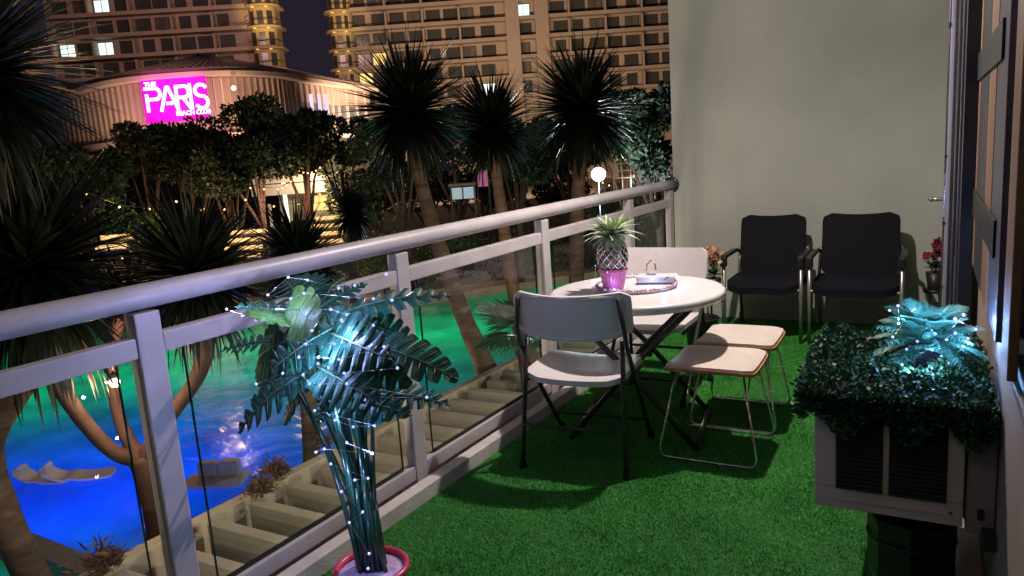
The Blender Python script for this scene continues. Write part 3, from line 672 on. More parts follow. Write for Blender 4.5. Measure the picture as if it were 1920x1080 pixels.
# fairy light builder
def bulb_mesh(r, m_):
    b = MB(); b.ball((0, 0, 0), r, 8, 6); return b.mesh('bulb', m_)
BULB = bulb_mesh(0.0038, M['led']); BULB_S = bulb_mesh(0.0032, M['led'])
def fairy(name, label, pts, parent=None, bm_=None, r=0.0007, jitter=0.0):
    t = thing(name, label, 'fairy lights', pts[0])
    o0 = Vector(pts[0]); P = [Vector(p)-o0 for p in pts]
    b = MB(); b.tube(P, r, 4); b.build('wire', M['wire'], t)
    for p in P: put('bulb', bm_ or BULB, t, p+Vector((random.uniform(-jitter, jitter), random.uniform(-jitter, jitter), random.uniform(-jitter, jitter))))
    return t
LED = (0.42, 0.50, 1.0)
pts = []
for k in range(26):
    a = -2.7+k*0.235; rr = 0.205 + 0.02*math.sin(k*2.3); pts.append((tray_c.x+rr*math.cos(a), tray_c.y+rr*math.sin(a), tz+0.026+0.006*math.sin(k*1.7)))
pts += [(pc.x-0.085, pc.y-0.02, tz+0.13), (pc.x+0.0, pc.y-0.078, tz+0.108)]
fairy('fairy_lights', 'cool white fairy lights round the tray on the table', pts, bm_=BULB_S)
for k in (4, 9, 14, 19): 
    p = Vector(pts[k])+Vector((0, 0, 0.012)); lamp('fairy_glow', 'POINT', p, 0.10, LED, 0.004)
lamp('fairy_glow', 'POINT', (bx.x, bx.y-0.10, tz+0.035), 0.14, LED, 0.004)

# ================================================================== monstera in the pink pot
MC = Vector((-1.47, 1.60, 0.012))
mp = thing('pink_planter', 'round pink planter with red rim holding the tall artificial monstera', 'planter', MC)
b = MB(); b.lathe([(0.0, 0), (0.075, 0), (0.098, 0.18), (0.100, 0.205)], (0, 0, 0), 40); b.build('planter_body', M['pink'], mp)
b = MB(); b.lathe([(0.098, 0.202), (0.116, 0.206), (0.119, 0.218), (0.112, 0.226), (0.102, 0.223), (0.098, 0.212)], (0, 0, 0), 40); b.build('rim', M['pink_rim'], mp)
b = MB(); b.lathe([(0.0, 0.212), (0.04, 0.216), (0.08, 0.210), (0.1, 0.206)], (0, 0, 0), 40); b.build('filling', M['pot_soil'], mp)
def monstera_leaf(curl=0.35, cut=0.62, lobes=6, W=0.86, seed=0):
    """unit leaf, base at origin, tip at +Y; split lobes"""
    rnd = random.Random(seed); N = lobes*10; vs, fs, mi = [], [], []
    def wid(t): return W*0.5*(math.sin(PI*min(1, 0.20+0.80*t))**0.75)*(1.05-0.25*t)
    K = 6
    for s in (-1, 1):
        ph = rnd.random()*0.3; base = len(vs)
        for i in range(N+1):
            t = i/N; fr = (t*lobes+ph) % 1.0
            gap = 1.0 if 0.19 < fr < 0.81 else (1-cut)+cut*min(1, min(fr, 1-fr)/0.19)**2
            if t < 0.12: gap = 1
            w = wid(t)*gap*(1-0.10*abs(fr-0.5)*2*0.9)
            for k in range(K+1):
                q = k/K; x = s*w*q; fwd_ = w*q*(0.10+0.42*t) - (0.16*(1-t*5)*q if t < 0.2 else 0)
                y = t*0.94+fwd_*0.7
                zz = -curl*(y*y*0.55) - 0.30*abs(x)**1.5 + 0.10*abs(x)+0.018*math.sin(t*lobes*2*PI)*q
                vs.append((x, y, zz))
        for i in range(N):
            for k in range(K):
                a = base+i*(K+1)+k; f = (a, a+1, a+K+2, a+K+1); fs.append(f if s > 0 else f[::-1])
    b = MB(); b.add(vs, fs, 0, True)
    b.tube([(0, t*0.96, -curl*((t*0.96)**2*0.55)+0.008) for t in np.linspace(-0.04, 0.98, 9)], [0.014-0.011*i/8 for i in range(9)], 6, 1)
    for s in (-1, 1):
        for l in range(lobes):
            t = (l+0.5)/lobes; w = wid(t)*0.85; pp = []
            for q in (0, 0.5, 1):
                x = s*w*q; y = t*0.94+w*q*(0.10+0.42*t)*0.7; pp.append((x, y, -curl*(y*y*0.55)-0.30*abs(x)**1.5+0.10*abs(x)+0.004))
            b.tube(pp, [0.006, 0.004, 0.002], 4, 1)
    return b
LV = [monstera_leaf(0.25+0.12*k, 0.80+0.02*k, 6+(k % 3), 0.62+0.05*(k % 3), k).mesh('monstera_leaf', [M['monstera'], M['monstera_rib']]) for k in range(5)]
LVY = monstera_leaf(0.3, 0.35, 4, 0.8, 11).mesh('monstera_leaf_young', [M['young'], M['monstera_rib']])
mon = thing('monstera_plant', 'tall artificial monstera with split leaves wound in blue fairy lights', 'plant', (MC.x, MC.y, MC.z+0.23))
# (base px,py, tip px,py, Y base, Y tip, up vector, width scale, variant)
LEAVES = [
 ((560, 590), (432, 572), 1.62, 1.48, (0.1, -0.35, 1), 1.0, 0),
 ((590, 585), (690, 520), 1.66, 1.80, (0, -0.45, 1), 1.0, 1),
 ((640, 590), (842, 528), 1.66, 1.80, (0.1, -0.35, 1), 0.62, 2),
 ((575, 578), (520, 512), 1.68, 1.85, (0, -0.5, 1), 1.1, 1),
 ((640, 608), (478, 700), 1.58, 1.42, (0.35, -0.75, 0.75), 0.98, 3),
 ((622, 625), (720, 690), 1.55, 1.42, (-0.1, -0.9, 0.6), 0.95, 0),
 ((680, 600), (775, 650), 1.66, 1.70, (-0.25, -0.8, 0.5), 1.05, 3),
 ((690, 650), (838, 680), 1.60, 1.55, (-0.1, -0.55, 1), 0.80, 4),
 ((575, 700), (412, 800), 1.55, 1.38, (0.3, -0.55, 0.9), 0.75, 4),
 ((600, 690), (690, 760), 1.52, 1.40, (0.2, -0.9, 0.7), 0.85, 1),
 ((700, 740), (838, 745), 1.62, 1.62, (0.0, -0.45, 1), 0.62, 2),
 ((560, 740), (520, 800), 1.70, 1.74, (0, -0.8, 0.7), 0.9, 0),
 ((540, 640), (440, 690), 1.78, 1.85, (0.2, -0.8, 0.5), 1.0, 2),
 ((700, 690), (720, 790), 1.72, 1.70, (-0.3, -0.9, 0.3), 0.8, 1),
 ((600, 640), (560, 700), 1.60, 1.50, (0.2, -0.95, 0.3), 1.0, 4),
 ((650, 660), (745, 735), 1.52, 1.46, (-0.2, -0.9, 0.45), 0.85, 3),
 ((640, 745), (770, 785), 1.56, 1.50, (-0.1, -0.6, 0.9), 0.75, 0),
 ((560, 720), (455, 742), 1.62, 1.55, (0.1, -0.5, 1), 0.8, 2),
 ((620, 730), (590, 800), 1.50, 1.44, (0.1, -0.9, 0.5), 0.9, 1),
 ((610, 560), (640, 500), 1.72, 1.84, (0, -0.6, 0.9), 0.9, 4),
 ((500, 640), (405, 655), 1.66, 1.58, (0.1, -0.5, 1), 0.8, 1),
]
for i, (pb, ptp, yb, yt, up, ws, vi) in enumerate(LEAVES):
    A = WY(*pb, yb); B = WY(*ptp, yt); d = B-A; L = d.length
    o = put('leaf', LV[vi], mon)
    droop = 0.10
    place_rot(o, A-Vector(mon.location), d+Vector((0, 0, L*droop)), Vector(up), (L*ws, L, L))
    # petiole from the pot
    s0 = Vector((MC.x+random.uniform(-.05, .06), MC.y+random.uniform(-.04, .04), MC.z+0.21))
    mid1 = s0.lerp(A, 0.45)+Vector((0, 0, 0.07)); mid2 = s0.lerp(A, 0.8)+Vector((0, 0, 0.055)); mid1.x += (MC.x-A.x)*0.15; mid1.y += (MC.y-A.y)*0.15
    P = [s0]
    for t in np.linspace(0.12, 1, 9):
        q = (1-t)**3*s0+3*(1-t)**2*t*mid1+3*(1-t)*t*t*mid2+t**3*A; P.append(q)
    b = MB(); b.tube([p-Vector(mon.location) for p in P], [0.0085-0.0048*k/9 for k in range(10)], 8); b.build('stem', M['stem'], mon)
for (pb, ptp, yb, yt, up) in (((540, 575), (588, 608), 1.55, 1.45, (0, -0.9, 0.4)), ((535, 600), (455, 575), 1.52, 1.42, (0, -0.5, 1))):
    A = WY(*pb, yb); B = WY(*ptp, yt); L = (B-A).length; o = put('leaf', LVY, mon, label='yellow-green young leaf'); place_rot(o, A-Vector(mon.location), B-A, Vector(up), (L, L, L))
b = MB()
for k in range(9):
    a = k*0.7; x, y = 0.03*math.cos(a), 0.03*math.sin(a); b.tube([(x*0.8, y*0.8, -0.02), (x*0.9, y*0.9, 0.10), (x*1.2, y*1.2, 0.18+0.012*k)], [0.012, 0.009, 0.004], 8)
b.build('stem_sheath', M['stem'], mon)
bulbs_px = [(480, 600), (545, 560), (600, 600), (640, 600), (700, 610), (585, 620), (560, 670), (530, 700), (480, 720), (720, 650), (745, 690), (650, 720), (590, 770), (650, 830), (620, 870), (665, 900), (680, 960), (655, 980), (800, 745), (570, 550), (540, 520), (577, 525), (724, 514), (665, 535), (502, 553), (425, 580), (454, 592), (519, 580), (620, 580), (635, 540), (700, 560), (655, 614), (667, 624), (627, 645), (658, 642), (675, 643),
            (597, 670), (596, 682), (616, 690), (636, 674), (568, 703), (628, 788), (592, 848), (662, 800), (702, 798), (698, 850), (690, 897), (640, 922), (608, 842), (580, 720), (560, 640), (645, 700), (610, 745), (680, 745), (690, 1066), (692, 1038), (735, 563), (573, 645), (650, 590)]
pts = [WY(x, y, 1.38+0.12*random.random()) for x, y in sorted(bulbs_px, key=lambda q: (q[1]//26, q[0]*(1 if (q[1]//26) % 2 else -1)))]
fairy('fairy_lights', 'blue-white fairy lights wound through the tall monstera', pts)
for (x, y, yy, pw) in ((600, 660, 1.47, 0.55), (640, 620, 1.50, 0.5), (520, 570, 1.48, 0.28), (628, 790, 1.50, 0.45), (698, 850, 1.48, 0.35), (640, 920, 1.5, 0.35), (665, 540, 1.6, 0.3), (570, 700, 1.46, 0.3), (690, 1040, 1.46, 0.10), (660, 730, 1.56, 0.35)):
    lamp('fairy_glow', 'POINT', WY(x, y, yy), pw*2.0, (0.34, 0.46, 1.0), 0.006)

for (x, y, yy, pw) in ((745, 520, 1.95, 2.6), (560, 500, 1.50, 1.3), (430, 560, 1.45, 1.0)):  # extra purple glow added to tint the rails and chair back
    lamp('fairy_glow', 'POINT', WY(x, y, yy), pw, (0.50, 0.46, 1.0), 0.006)

# ================================================================== air conditioner with boxwood mat and fern
AY = 2.20
ac = thing('air_conditioner', 'beige box air conditioner with black louvres fixed to the low wall', 'air conditioner', (0, AY, 0))
x0, x1, z0, z1 = -0.272, 0.104, 0.372, 0.70
b = MB(); b.rbox(((x0+x1)/2, 0.335, (z0+z1)/2), (x1-x0, 0.60, z1-z0), 0.012); b.build('casing', M['ac'], ac)
fr_y = 0.018; T = 0.03
def acbox(name, xa, xb, za, zb, m_=M['ac'], y=fr_y, t=T):
    q = MB(); q.rbox(((xa+xb)/2, y, (za+zb)/2), (xb-xa, t, zb-za), 0.004); return q.build(name, m_, ac)
LA, LB, LC, LD = x0+0.060, x0+0.178, x0+0.196, x1-0.042
zb_, zt_ = z0+0.062, z1-0.02
acbox('front_bezel', x0, x1, z0-0.004, zb_); acbox('front_bezel', x0, LA, zb_, z1); acbox('front_bezel', LB, LC, zb_, z1); acbox('front_bezel', LD, x1, zb_, z1); acbox('front_bezel', LA, LD, zt_, z1, y=fr_y+0.001)
for xa, xb in ((LA, LB), (LC, LD)):
    q = MB(); q.box(((xa+xb)/2, 0.0315, (zb_+zt_)/2), (xb-xa, 0.004, zt_-zb_)); q.build('grille_recess', M['ac_dark'], ac)
    nn = 19
    sm_ = MB(); sm_.box((0, 0, 0), (xb-xa+0.003, 0.018, 0.0030), Matrix.Rotation(0.6, 3, 'X')); me = sm_.mesh('slat', M['slat'])
    for k in range(nn): put('slat', me, ac, ((xa+xb)/2, 0.0005, zb_+(zt_-zb_)*(k+0.5)/nn))
q = MB(); q.rbox((x0+0.20, 0.0, z0+0.028), (0.30, 0.006, 0.006), 0.002); q.build('drip_ridge', M['ac'], ac)
q = MB(); q.lathe([(0.006, 0), (0.006, 0.004), (0, 0.005)], (0, 0, 0), 10); q.build('screw', M['black_plastic'], ac, (x1-0.03, 0.004, z0+0.03), (PI/2, 0, 0))
q = MB(); q.rbox((WALLX-0.018, 0.24, 0.36), (0.03, 0.62, 0.03), 0.004); q.tube([(WALLX-0.03, 0.1, 0.36), (x0+0.12, 0.1, 0.36)], 0.010, 6); q.tube([(WALLX-0.03, 0.5, 0.36), (x0+0.12, 0.5, 0.36)], 0.010, 6)
q.build('bracket', M['alu_dark'], ac)
q = MB(); q.rbox(((x1+0.006+WALLX-0.002)/2, 0.16, (z0+z1)/2-0.01), (WALLX-0.002-x1-0.006, 0.30, z1-z0+0.02), 0.006); q.build('side_panel', M['ac_side'], ac)
q = MB(); q.rbox((x1+0.04, 0.004, z0+0.04), (0.016, 0.006, 0.03), 0.003); q.build('clip', M['black_plastic'], ac)
pl_ = MB(); pl_.rbox((WALLX-0.036, 1.9, 0.062), (0.070, 3.3, 0.10), 0.008); struct('wall_skirting', pl_, M['ac_side'])
# black tub beneath
tu = thing('water_tub', 'black plastic tub on the turf under the air conditioner', 'tub', (-0.02, 2.33, 0.012))
b = MB(); b.lathe([(0.0, 0), (0.075, 0.0), (0.115, 0.13), (0.118, 0.30), (0.124, 0.305), (0.124, 0.318), (0.114, 0.318), (0.075, 0.01), (0.0, 0.01)], (0, 0, 0), 8, smooth=False); b.build('tub_body', M['ac_dark'], tu)
b = MB(); b.tube([(0.118*math.cos(a), 0.118*math.sin(a), 0.25) for a in np.linspace(0, 2*PI, 24, endpoint=False)], 0.004, 6, closed=True); b.build('band', M['ac_dark'], tu)

# boxwood mat: thousands of small leaves
def leaf_quads(P, D, L, Wd, nrm_j=0.6):
    n = len(P); D = D/np.linalg.norm(D, axis=1, keepdims=True)
    r = np.random.randn(n, 3); S = np.cross(D, r); S /= np.linalg.norm(S, axis=1, keepdims=True)
    L = np.broadcast_to(L, n)[:, None]; Wd = np.broadcast_to(Wd, n)[:, None]
    N = np.cross(S, D)
    v0 = P; v1 = P+D*L*0.5+S*Wd*0.5+N*L*0.08; v2 = P+D*L; v3 = P+D*L*0.5-S*Wd*0.5+N*L*0.08
    V = np.stack([v0, v1, v2, v3], 1).reshape(-1, 3); F = np.arange(4*n).reshape(-1, 4); return V, F
def boxwood():
    t = thing('boxwood_mat', 'dark artificial boxwood mat draped over the air conditioner', 'artificial hedge', (-0.07, AY+0.32, 0.70))
    n = 17000
    u = np.random.rand(n); v = np.random.rand(n)
    X = -0.235+u*0.475; Y = -0.345+v*0.70; lump = 0.03*np.sin(X*31+1)*np.cos(Y*23)+0.022*np.sin(X*57+Y*41)
    edge = np.minimum(np.minimum(u, 1-u)*0.415, np.minimum(v, 1-v)*0.70)
    Z = 0.008+np.random.rand(n)*0.05+lump*0.5-0.05*np.exp(-edge/0.025)
    # front and left skirts
    k = int(n*0.30); sel = np.arange(k); X[sel] = -0.235+np.random.rand(k)*0.47; Y[sel] = -0.345-np.random.rand(k)*0.035; Z[sel] = 0.03-np.random.rand(k)**1.3*(0.095+0.035*np.sin(X[sel]*40))
    k2 = int(n*0.10); s2 = np.arange(k, k+k2); X[s2] = -0.225-np.random.rand(k2)*0.03; Y[s2] = -0.345+np.random.rand(k2)*0.69; Z[s2] = 0.045-np.random.rand(k2)*0.11
    P = np.stack([X, Y, Z], 1); D = np.random.randn(n, 3)*0.8; D[:, 2] = np.abs(D[:, 2])+0.15
    D[sel, 1] -= 1.0; D[s2, 0] -= 1.0
    V, F = leaf_quads(P, D, 0.011+np.random.rand(n)*0.009, 0.009+np.random.rand(n)*0.004)
    o = put('leaves', fast_mesh('leaves', V, F, M['box_leaf']), t); o['kind'] = 'stuff'
    b = MB(); b.rbox((0.0, 0.0, 0.006), (0.42, 0.68, 0.02), 0.004); b.build('backing', M['ac_dark'], t)
boxwood()
# fern in dark pot
fc = WY(1735, 690, AY+0.33); fc = Vector((fc.x+0.005, AY+0.26, 0.728))
fp = thing('plant_pot', 'small dark pot holding the glowing fern on the boxwood mat', 'pot', fc)
b = MB(); b.lathe([(0, 0), (0.038, 0), (0.050, 0.075), (0.054, 0.078), (0.054, 0.088), (0.046, 0.086), (0, 0.07)], (0, 0, 0), 24); b.build('pot_body', M['black_plastic'], fp)
def frond_mesh(seed, npin=17, droop=0.55):
    rnd = random.Random(seed); b = MB(); pts = []
    f = lambda t: Vector((0.03*math.sin(seed+t*2)*t, t*(1-0.18*t*droop), -droop*t*t*0.75))
    for i in range(12): pts.append(f(i/11))
    b.tube(pts, [0.010-0.008*i/11 for i in range(12)], 5)
    for i in range(npin):
        t = 0.10+0.88*i/npin; p = f(t); q = f(t+0.02); tg = (q-p).normalized(); sd = tg.cross(Vector((0, 0, 1))).normalized()
        Lp = 0.40*math.sin(PI*(0.10+0.86*t))**0.7
        for s in (-1, 1):
            dr = (sd*s+tg*0.55+Vector((0, 0, -0.15+rnd.uniform(-.15, .15)))).normalized()
            for j in range(6):     # serrated pinna made of small leaflets
                a = p+dr*Lp*(j/6); w = Lp*0.27*(1-j/8)
                for s2 in (-1, 1):
                    e = (dr*0.7+tg*s2*0.8).normalized(); nn = e.cross(Vector((0, 0, 1))).normalized()*w*0.35
                    b.add([a, a+e*w*0.6+nn, a+e*w*1.15, a+e*w*0.6-nn], [(0, 1, 2, 3)])
    return b
FR = [frond_mesh(k, 12+k, 0.35+0.22*k).mesh('frond', M['fern']) for k in range(4)]
fern = thing('fern_plant', 'bushy artificial fern glowing with blue fairy lights on the air conditioner', 'plant', fc+Vector((0, 0, 0.07)))
for k in range(44):
    q = k/44; a = k*2.399963; el = 1.40-1.20*q+random.uniform(-.12, .12); L = random.uniform(0.105, 0.145)*(0.9+0.2*q)
    d = Vector((math.cos(a)*math.cos(el), math.sin(a)*math.cos(el), math.sin(el)))
    o = put('frond', FR[k % 4], fern); place_rot(o, Vector((math.cos(a)*0.012, math.sin(a)*0.012, 0.0+0.05*(1-q))), d, sc=(L, L, L))
fb_px = [(1668, 582), (1684, 573), (1685, 607), (1674, 632), (1714, 580), (1753, 626), (1775, 637), (1748, 656), (1807, 590), (1790, 598), (1830, 618), (1806, 650), (1778, 681), (1747, 690), (1791, 625), (1691, 684), (1712, 700), (1720, 640), (1735, 600), (1762, 590), (1700, 655), (1765, 668), (1815, 635)]
pts = [WY(x, y, AY+0.16+0.06*random.random()) for x, y in fb_px]
fairy('fairy_lights', 'blue-white fairy lights tucked into the fern on the air conditioner', pts)
for (x, y, yy, pw) in ((1684, 600, 0.15, 0.16), (1753, 626, 0.12, 0.16), (1805, 600, 0.16, 0.20), (1748, 688, 0.14, 0.13), (1700, 690, 0.14, 0.13), (1815, 640, 0.22, 0.22), (1740, 560, 0.25, 0.14)):
    lamp('fairy_glow', 'POINT', WY(x, y, AY+yy), pw*4.6, (0.28, 0.50, 1.0), 0.005)

# ================================================================== OUTSIDE: trellis below, pool, ground
TZ = -1.0
EX = lambda Y: -4.86+0.055*Y
trl = thing('concrete_trellis', 'long row of pale concrete trellis beams below the balcony', 'trellis', (0, 0, TZ))
b = MB(); b.prism([(EX(-1)-0.0, -1), (EX(-1)+0.09, -1), (EX(14)+0.09, 14), (EX(14), 14)], -0.34, -0.03); b.build('fascia_beam', M['beam_pale'], trl)
b = MB(); b.prism([(EX(-1)+0.09, -1), (-2.2, -1), (-2.2, 14), (EX(14)+0.09, 14)], -0.48, -0.43); b.build('soffit_slab', M['beam_pale'], trl)
bmm = MB(); bmm.rbox((0, 0, -0.20), (1.0, 0.095, 0.40), 0.006); beam_me = bmm.mesh('beam', M['beam'])
y = 0.4
while y < 13:
    xa = EX(y)+0.26+random.uniform(-.01, .01); o = put('beam', beam_me, trl, ((xa-2.2)/2, y, random.uniform(-.006, .006)), (0, 0, random.uniform(-.004, .004))); o.scale = (-2.2-xa, 1, 1); y += 0.355
# dry plants on the trellis edge
def tuft(label, pos, r, n, mt_, up=0.6):
    P = np.zeros((n, 3))+np.random.randn(n, 3)*r*0.30; P[:, 2] = np.abs(P[:, 2]); D = np.random.randn(n, 3); D[:, 2] = np.abs(D[:, 2])*up+0.2
    V, F = leaf_quads(P, D, r*(0.3+np.random.rand(n)*0.4), r*0.10); b = thing('dry_plant', label, 'plant', pos)
    o = put('foliage', fast_mesh('foliage', V, F, mt_), b); o['kind'] = 'stuff'
    s = MB(); s.tube([(0, 0, -0.03), (0.01, 0, r*0.4)], [0.012, 0.006], 6); s.build('stem', M['bark_dark'], b)
for lab, px, py, r in (('brown dry shrub on the trellis edge, lowest in the photo', 195, 1068, 0.20), ('brown dry shrub at the trellis edge below the monstera pot leaves', 490, 925, 0.16),
                       ('thin brown dry shrub at the trellis edge farther along', 518, 890, 0.15), ('small brown dry plant beside a trellis beam near the first post', 362, 1000, 0.05),
                       ('reddish dry plant at the trellis edge behind the second post', 608, 835, 0.12)):
    p = WZ(px, py, TZ); tuft(lab, p, r, 260, M['dry'])

WLZ = -4.0
gr = MB(); gr.prism([(-400, -150), (200, -150), (200, 500), (-400, 500)], WLZ-4.2, WLZ-4.0); struct('ground', gr, M['ground'])
pool_poly = [(-2.4, -14), (-2.4, 30), (-11.5, 30), (-14.0, 26.5), (-16.7, 22.8), (-22.2, 19.9), (-30, 16), (-46, 9), (-60, -14)]
pw = MB(); pw.add([(x, y, WLZ) for x, y in pool_poly], [tuple(range(len(pool_poly)))][:1]); 
import bmesh as _bm
me = bpy.data.meshes.new('water'); _b2 = _bm.new()
vv = [_b2.verts.new((x, y, WLZ)) for x, y in pool_poly]; ff = _b2.faces.new(vv); ff.normal_update()
if ff.normal.z < 0: ff.normal_flip()
_b2.to_mesh(me); _b2.free(); me.materials.append(M['water']); put('water', me, None, kind='structure')
cp = MB()
for i in range(2, len(pool_poly)-1):
    a, b_ = Vector((*pool_poly[i], 0)), Vector((*pool_poly[i+1], 0)); d = (b_-a).normalized(); n = Vector((d.y, -d.x, 0)); n = n if n.y > 0 else -n
    cp.prism([(a.x, a.y), (b_.x, b_.y), ((b_+n*1.3).x, (b_+n*1.3).y), ((a+n*1.3).x, (a+n*1.3).y)], WLZ-4.0, WLZ+0.28-0.0003*i)
struct('pool_coping', cp, M['coping'])
dk = MB(); dk.prism([(-90, 14), (-48, 10.6), (-30.5, 17.6), (-22.7, 21.4), (-17.6, 24.1), (-15, 28), (-12, 33), (40, 40), (60, 120), (-120, 120)], WLZ-3.9, WLZ+0.22); struct('terrace', dk, M['deck'])
# low dividing wall in the pool at lower left
p0, p1 = WZ(-150, 965, WLZ), WZ(170, 1062, WLZ+0.35)
d = (p1-p0); d.z = 0; d.normalize(); n = Vector((-d.y, d.x, 0)); b = MB()
q0 = Vector((p0.x, p0.y, 0)); q1 = Vector((p1.x, p1.y, 0))+d*1.0
b.prism([(q0-n*0.17).to_2d()[:], (q1-n*0.17).to_2d()[:], (q1+n*0.17).to_2d()[:], (q0+n*0.17).to_2d()[:]], WLZ-0.5, WLZ+0.35)
tag(b.build('pool_wall', M['beam_pale']), 'low pale wall crossing the pool at the bottom left', 'pool wall')

# loungers standing in the shallow water
def pool_lounger(label, pos, rz, sc=1.0):
    t = thing('pool_lounger', label, 'lounger', pos, rz, 'white loungers standing in the pool'); t.scale = (sc, sc, sc)
    def f(x, y):
        z = 0.10+0.07*math.exp(-((y-0.15)/0.22)**2)+0.38*max(0, (y-0.30)/0.6)**1.2; return Vector((x, y, z)), Vector((0, 0, 1))
    b = MB(); panel_surface(b, 0.62, 1.7, f, 0.06, 8, 22, 0.12); autosmooth(b.build('lounger_body', M['white_float'], t))
    b = MB(); b.rbox((0, 0.70, 0.50), (0.40, 0.14, 0.09), 0.03, Matrix.Rotation(0.7, 3, 'X')); b.build('head_pillow', M['white_float'], t)
def pool_seat(label, pos, rz):
    t = thing('pool_daybed', label, 'daybed', pos, rz)
    b = MB(); b.rbox((0, 0, 0.07), (2.0, 1.1, 0.14), 0.04); b.build('platform', M['white_float'], t)
    for x in (-0.30, 0.42):
        b = MB(); b.rbox((x, 0.30, 0.36), (0.62, 0.40, 0.44), 0.06); b.build('block_cushion', M['white_float'], t)
    return t
pool_lounger('white curved lounger in the blue pool water, the left of two', WZ(85, 905, WLZ-0.05), YAW+1.45, 0.62)
pool_lounger('white curved lounger in the blue pool water, the right of two', WZ(150, 900, WLZ-0.05), YAW+1.75, 0.72)
pool_seat('white daybed with two block cushions in the blue pool beside the first post', WZ(405, 905, WLZ), YAW).scale = (0.55, 0.55, 0.6)
# coloured lamps on the pool floor, glowing up through the water
BL, TE, GR = (0.0, 0.002, 1.0), (0.0, 0.22, 0.85), (0.0, 1.0, 0.30)
for px, py, c, pw_ in ((60, 1010, BL, 50), (130, 950, BL, 90), (0, 930, BL, 80), (250, 930, BL, 70), (340, 880, BL, 40), (440, 860, (0, 0.05, 1), 40), (560, 830, TE, 18), (420, 790, TE, 18), (250, 830, (0, 0.06, 0.9), 34), (120, 850, (0, 0.06, 0.9), 34),
        (-60, 800, GR, 26), (30, 750, GR, 40), (180, 710, GR, 45), (330, 700, GR, 70), (470, 700, (0, 0.7, 0.7), 34), (640, 730, (0, 0.6, 0.7), 24), (-140, 720, GR, 60), (-180, 900, BL, 60),
        (400, 640, GR, 78), (560, 640, GR, 78), (720, 640, GR, 78), (860, 620, GR, 66), (980, 600, GR, 64), (760, 720, (0, 0.9, 0.45), 22), (880, 680, (0, 0.8, 0.5), 16), (60, 1130, GR, 16), (-120, 1130, GR, 20), (1060, 560, GR, 64), (1150, 530, GR, 64)):
    p = WZ(px, py, WLZ); D_ = (p.x*_vd.x+p.y*_vd.y); p = p+_vd*2.0*0; p.z = WLZ-1.9
    lamp('pool_light', 'POINT', p, pw_, c, 0.5)
lamp('lounger_fill', 'SPOT', WZ(330, 965, WLZ+0.6), 7, (1.0, 0.84, 0.80), 0.03, WZ(405, 890, WLZ+0.1), 60, 0.8)  # spots added low over the water to brighten the daybed and loungers
lamp('lounger_fill', 'SPOT', WZ(150, 985, WLZ+0.5), 90, (1.0, 0.84, 0.80), 0.03, WZ(115, 900, WLZ+0.1), 70, 0.8)
lamp('trellis_fill', 'SPOT', (-2.9, -3.0, 2.6), 170, (1.0, 0.86, 0.62), 0.08, (-3.3, 5.0, -1.0), 34, 0.9)  # out-of-view spot added to light the trellis beam faces
# warm garden bulb hanging in the forked tree, and white street flood beyond the palms
gl = WD(215, 717, 5.6)
t = thing('garden_bulb', 'round warm bulb glowing by the forked tree just past the railing', 'lamp', gl)
b = MB(); b.ball((0, 0, 0), 0.040, 16, 12); b.build('globe', lit('warm_garden_globe', (1.0, 0.70, 0.40), 10), t)
b = MB(); b.lathe([(0.018, 0.03), (0.022, 0.07), (0.012, 0.08), (0.006, 0.09)], (0, 0, 0), 12); b.tube([(0, 0, 0.08), (0.02, 0.01, 0.4), (0.05, 0.02, 0.8)], 0.004, 5); b.build('socket', M['black_plastic'], t)
lamp('garden_bulb_light', 'POINT', gl, 38, (1.0, 0.58, 0.33), 0.10)
wl_ = WD(1122, 327, 22)
t = thing('street_flood', 'bright white floodlight shining between the palm trees', 'lamp', wl_)
b = MB(); b.ball((0, 0, 0), 0.20, 20, 14); b.build('lens', M['flood'], t)
b = MB(); b.tube([(0.0, 0, -0.2), (0.0, 0, -5.3)], 0.022, 8); b.build('pole', M['black_steel'], t)
lamp('street_flood_light', 'POINT', wl_-_vd*0.5, 700, (0.80, 0.90, 1.0), 0.15)
# warm ground lamps that shine up the palm trunks
lamp('trunk_uplight', 'SPOT', WD(800, 700, 8.8)+Vector((0, 0, -1.2)), 90, (1.0, 0.58, 0.32), 0.06, WD(810, 330, 9.6), 60, 0.6)
lamp('trunk_uplight', 'SPOT', WD(930, 700, 9.2)+Vector((0, 0, -0.6)), 60, (1.0, 0.58, 0.32), 0.06, WD(940, 360, 10.2), 60, 0.6)
for y_, pw_ in ((-0.4, 50), (1.6, 55), (3.6, 50), (5.8, 50), (8.2, 45)): lamp('slab_fill', 'POINT', (-2.24, y_, -0.42), pw_*0.9, (1.0, 0.84, 0.58), 0.05)  # hidden lamps added under the slab edge to brighten the trellis

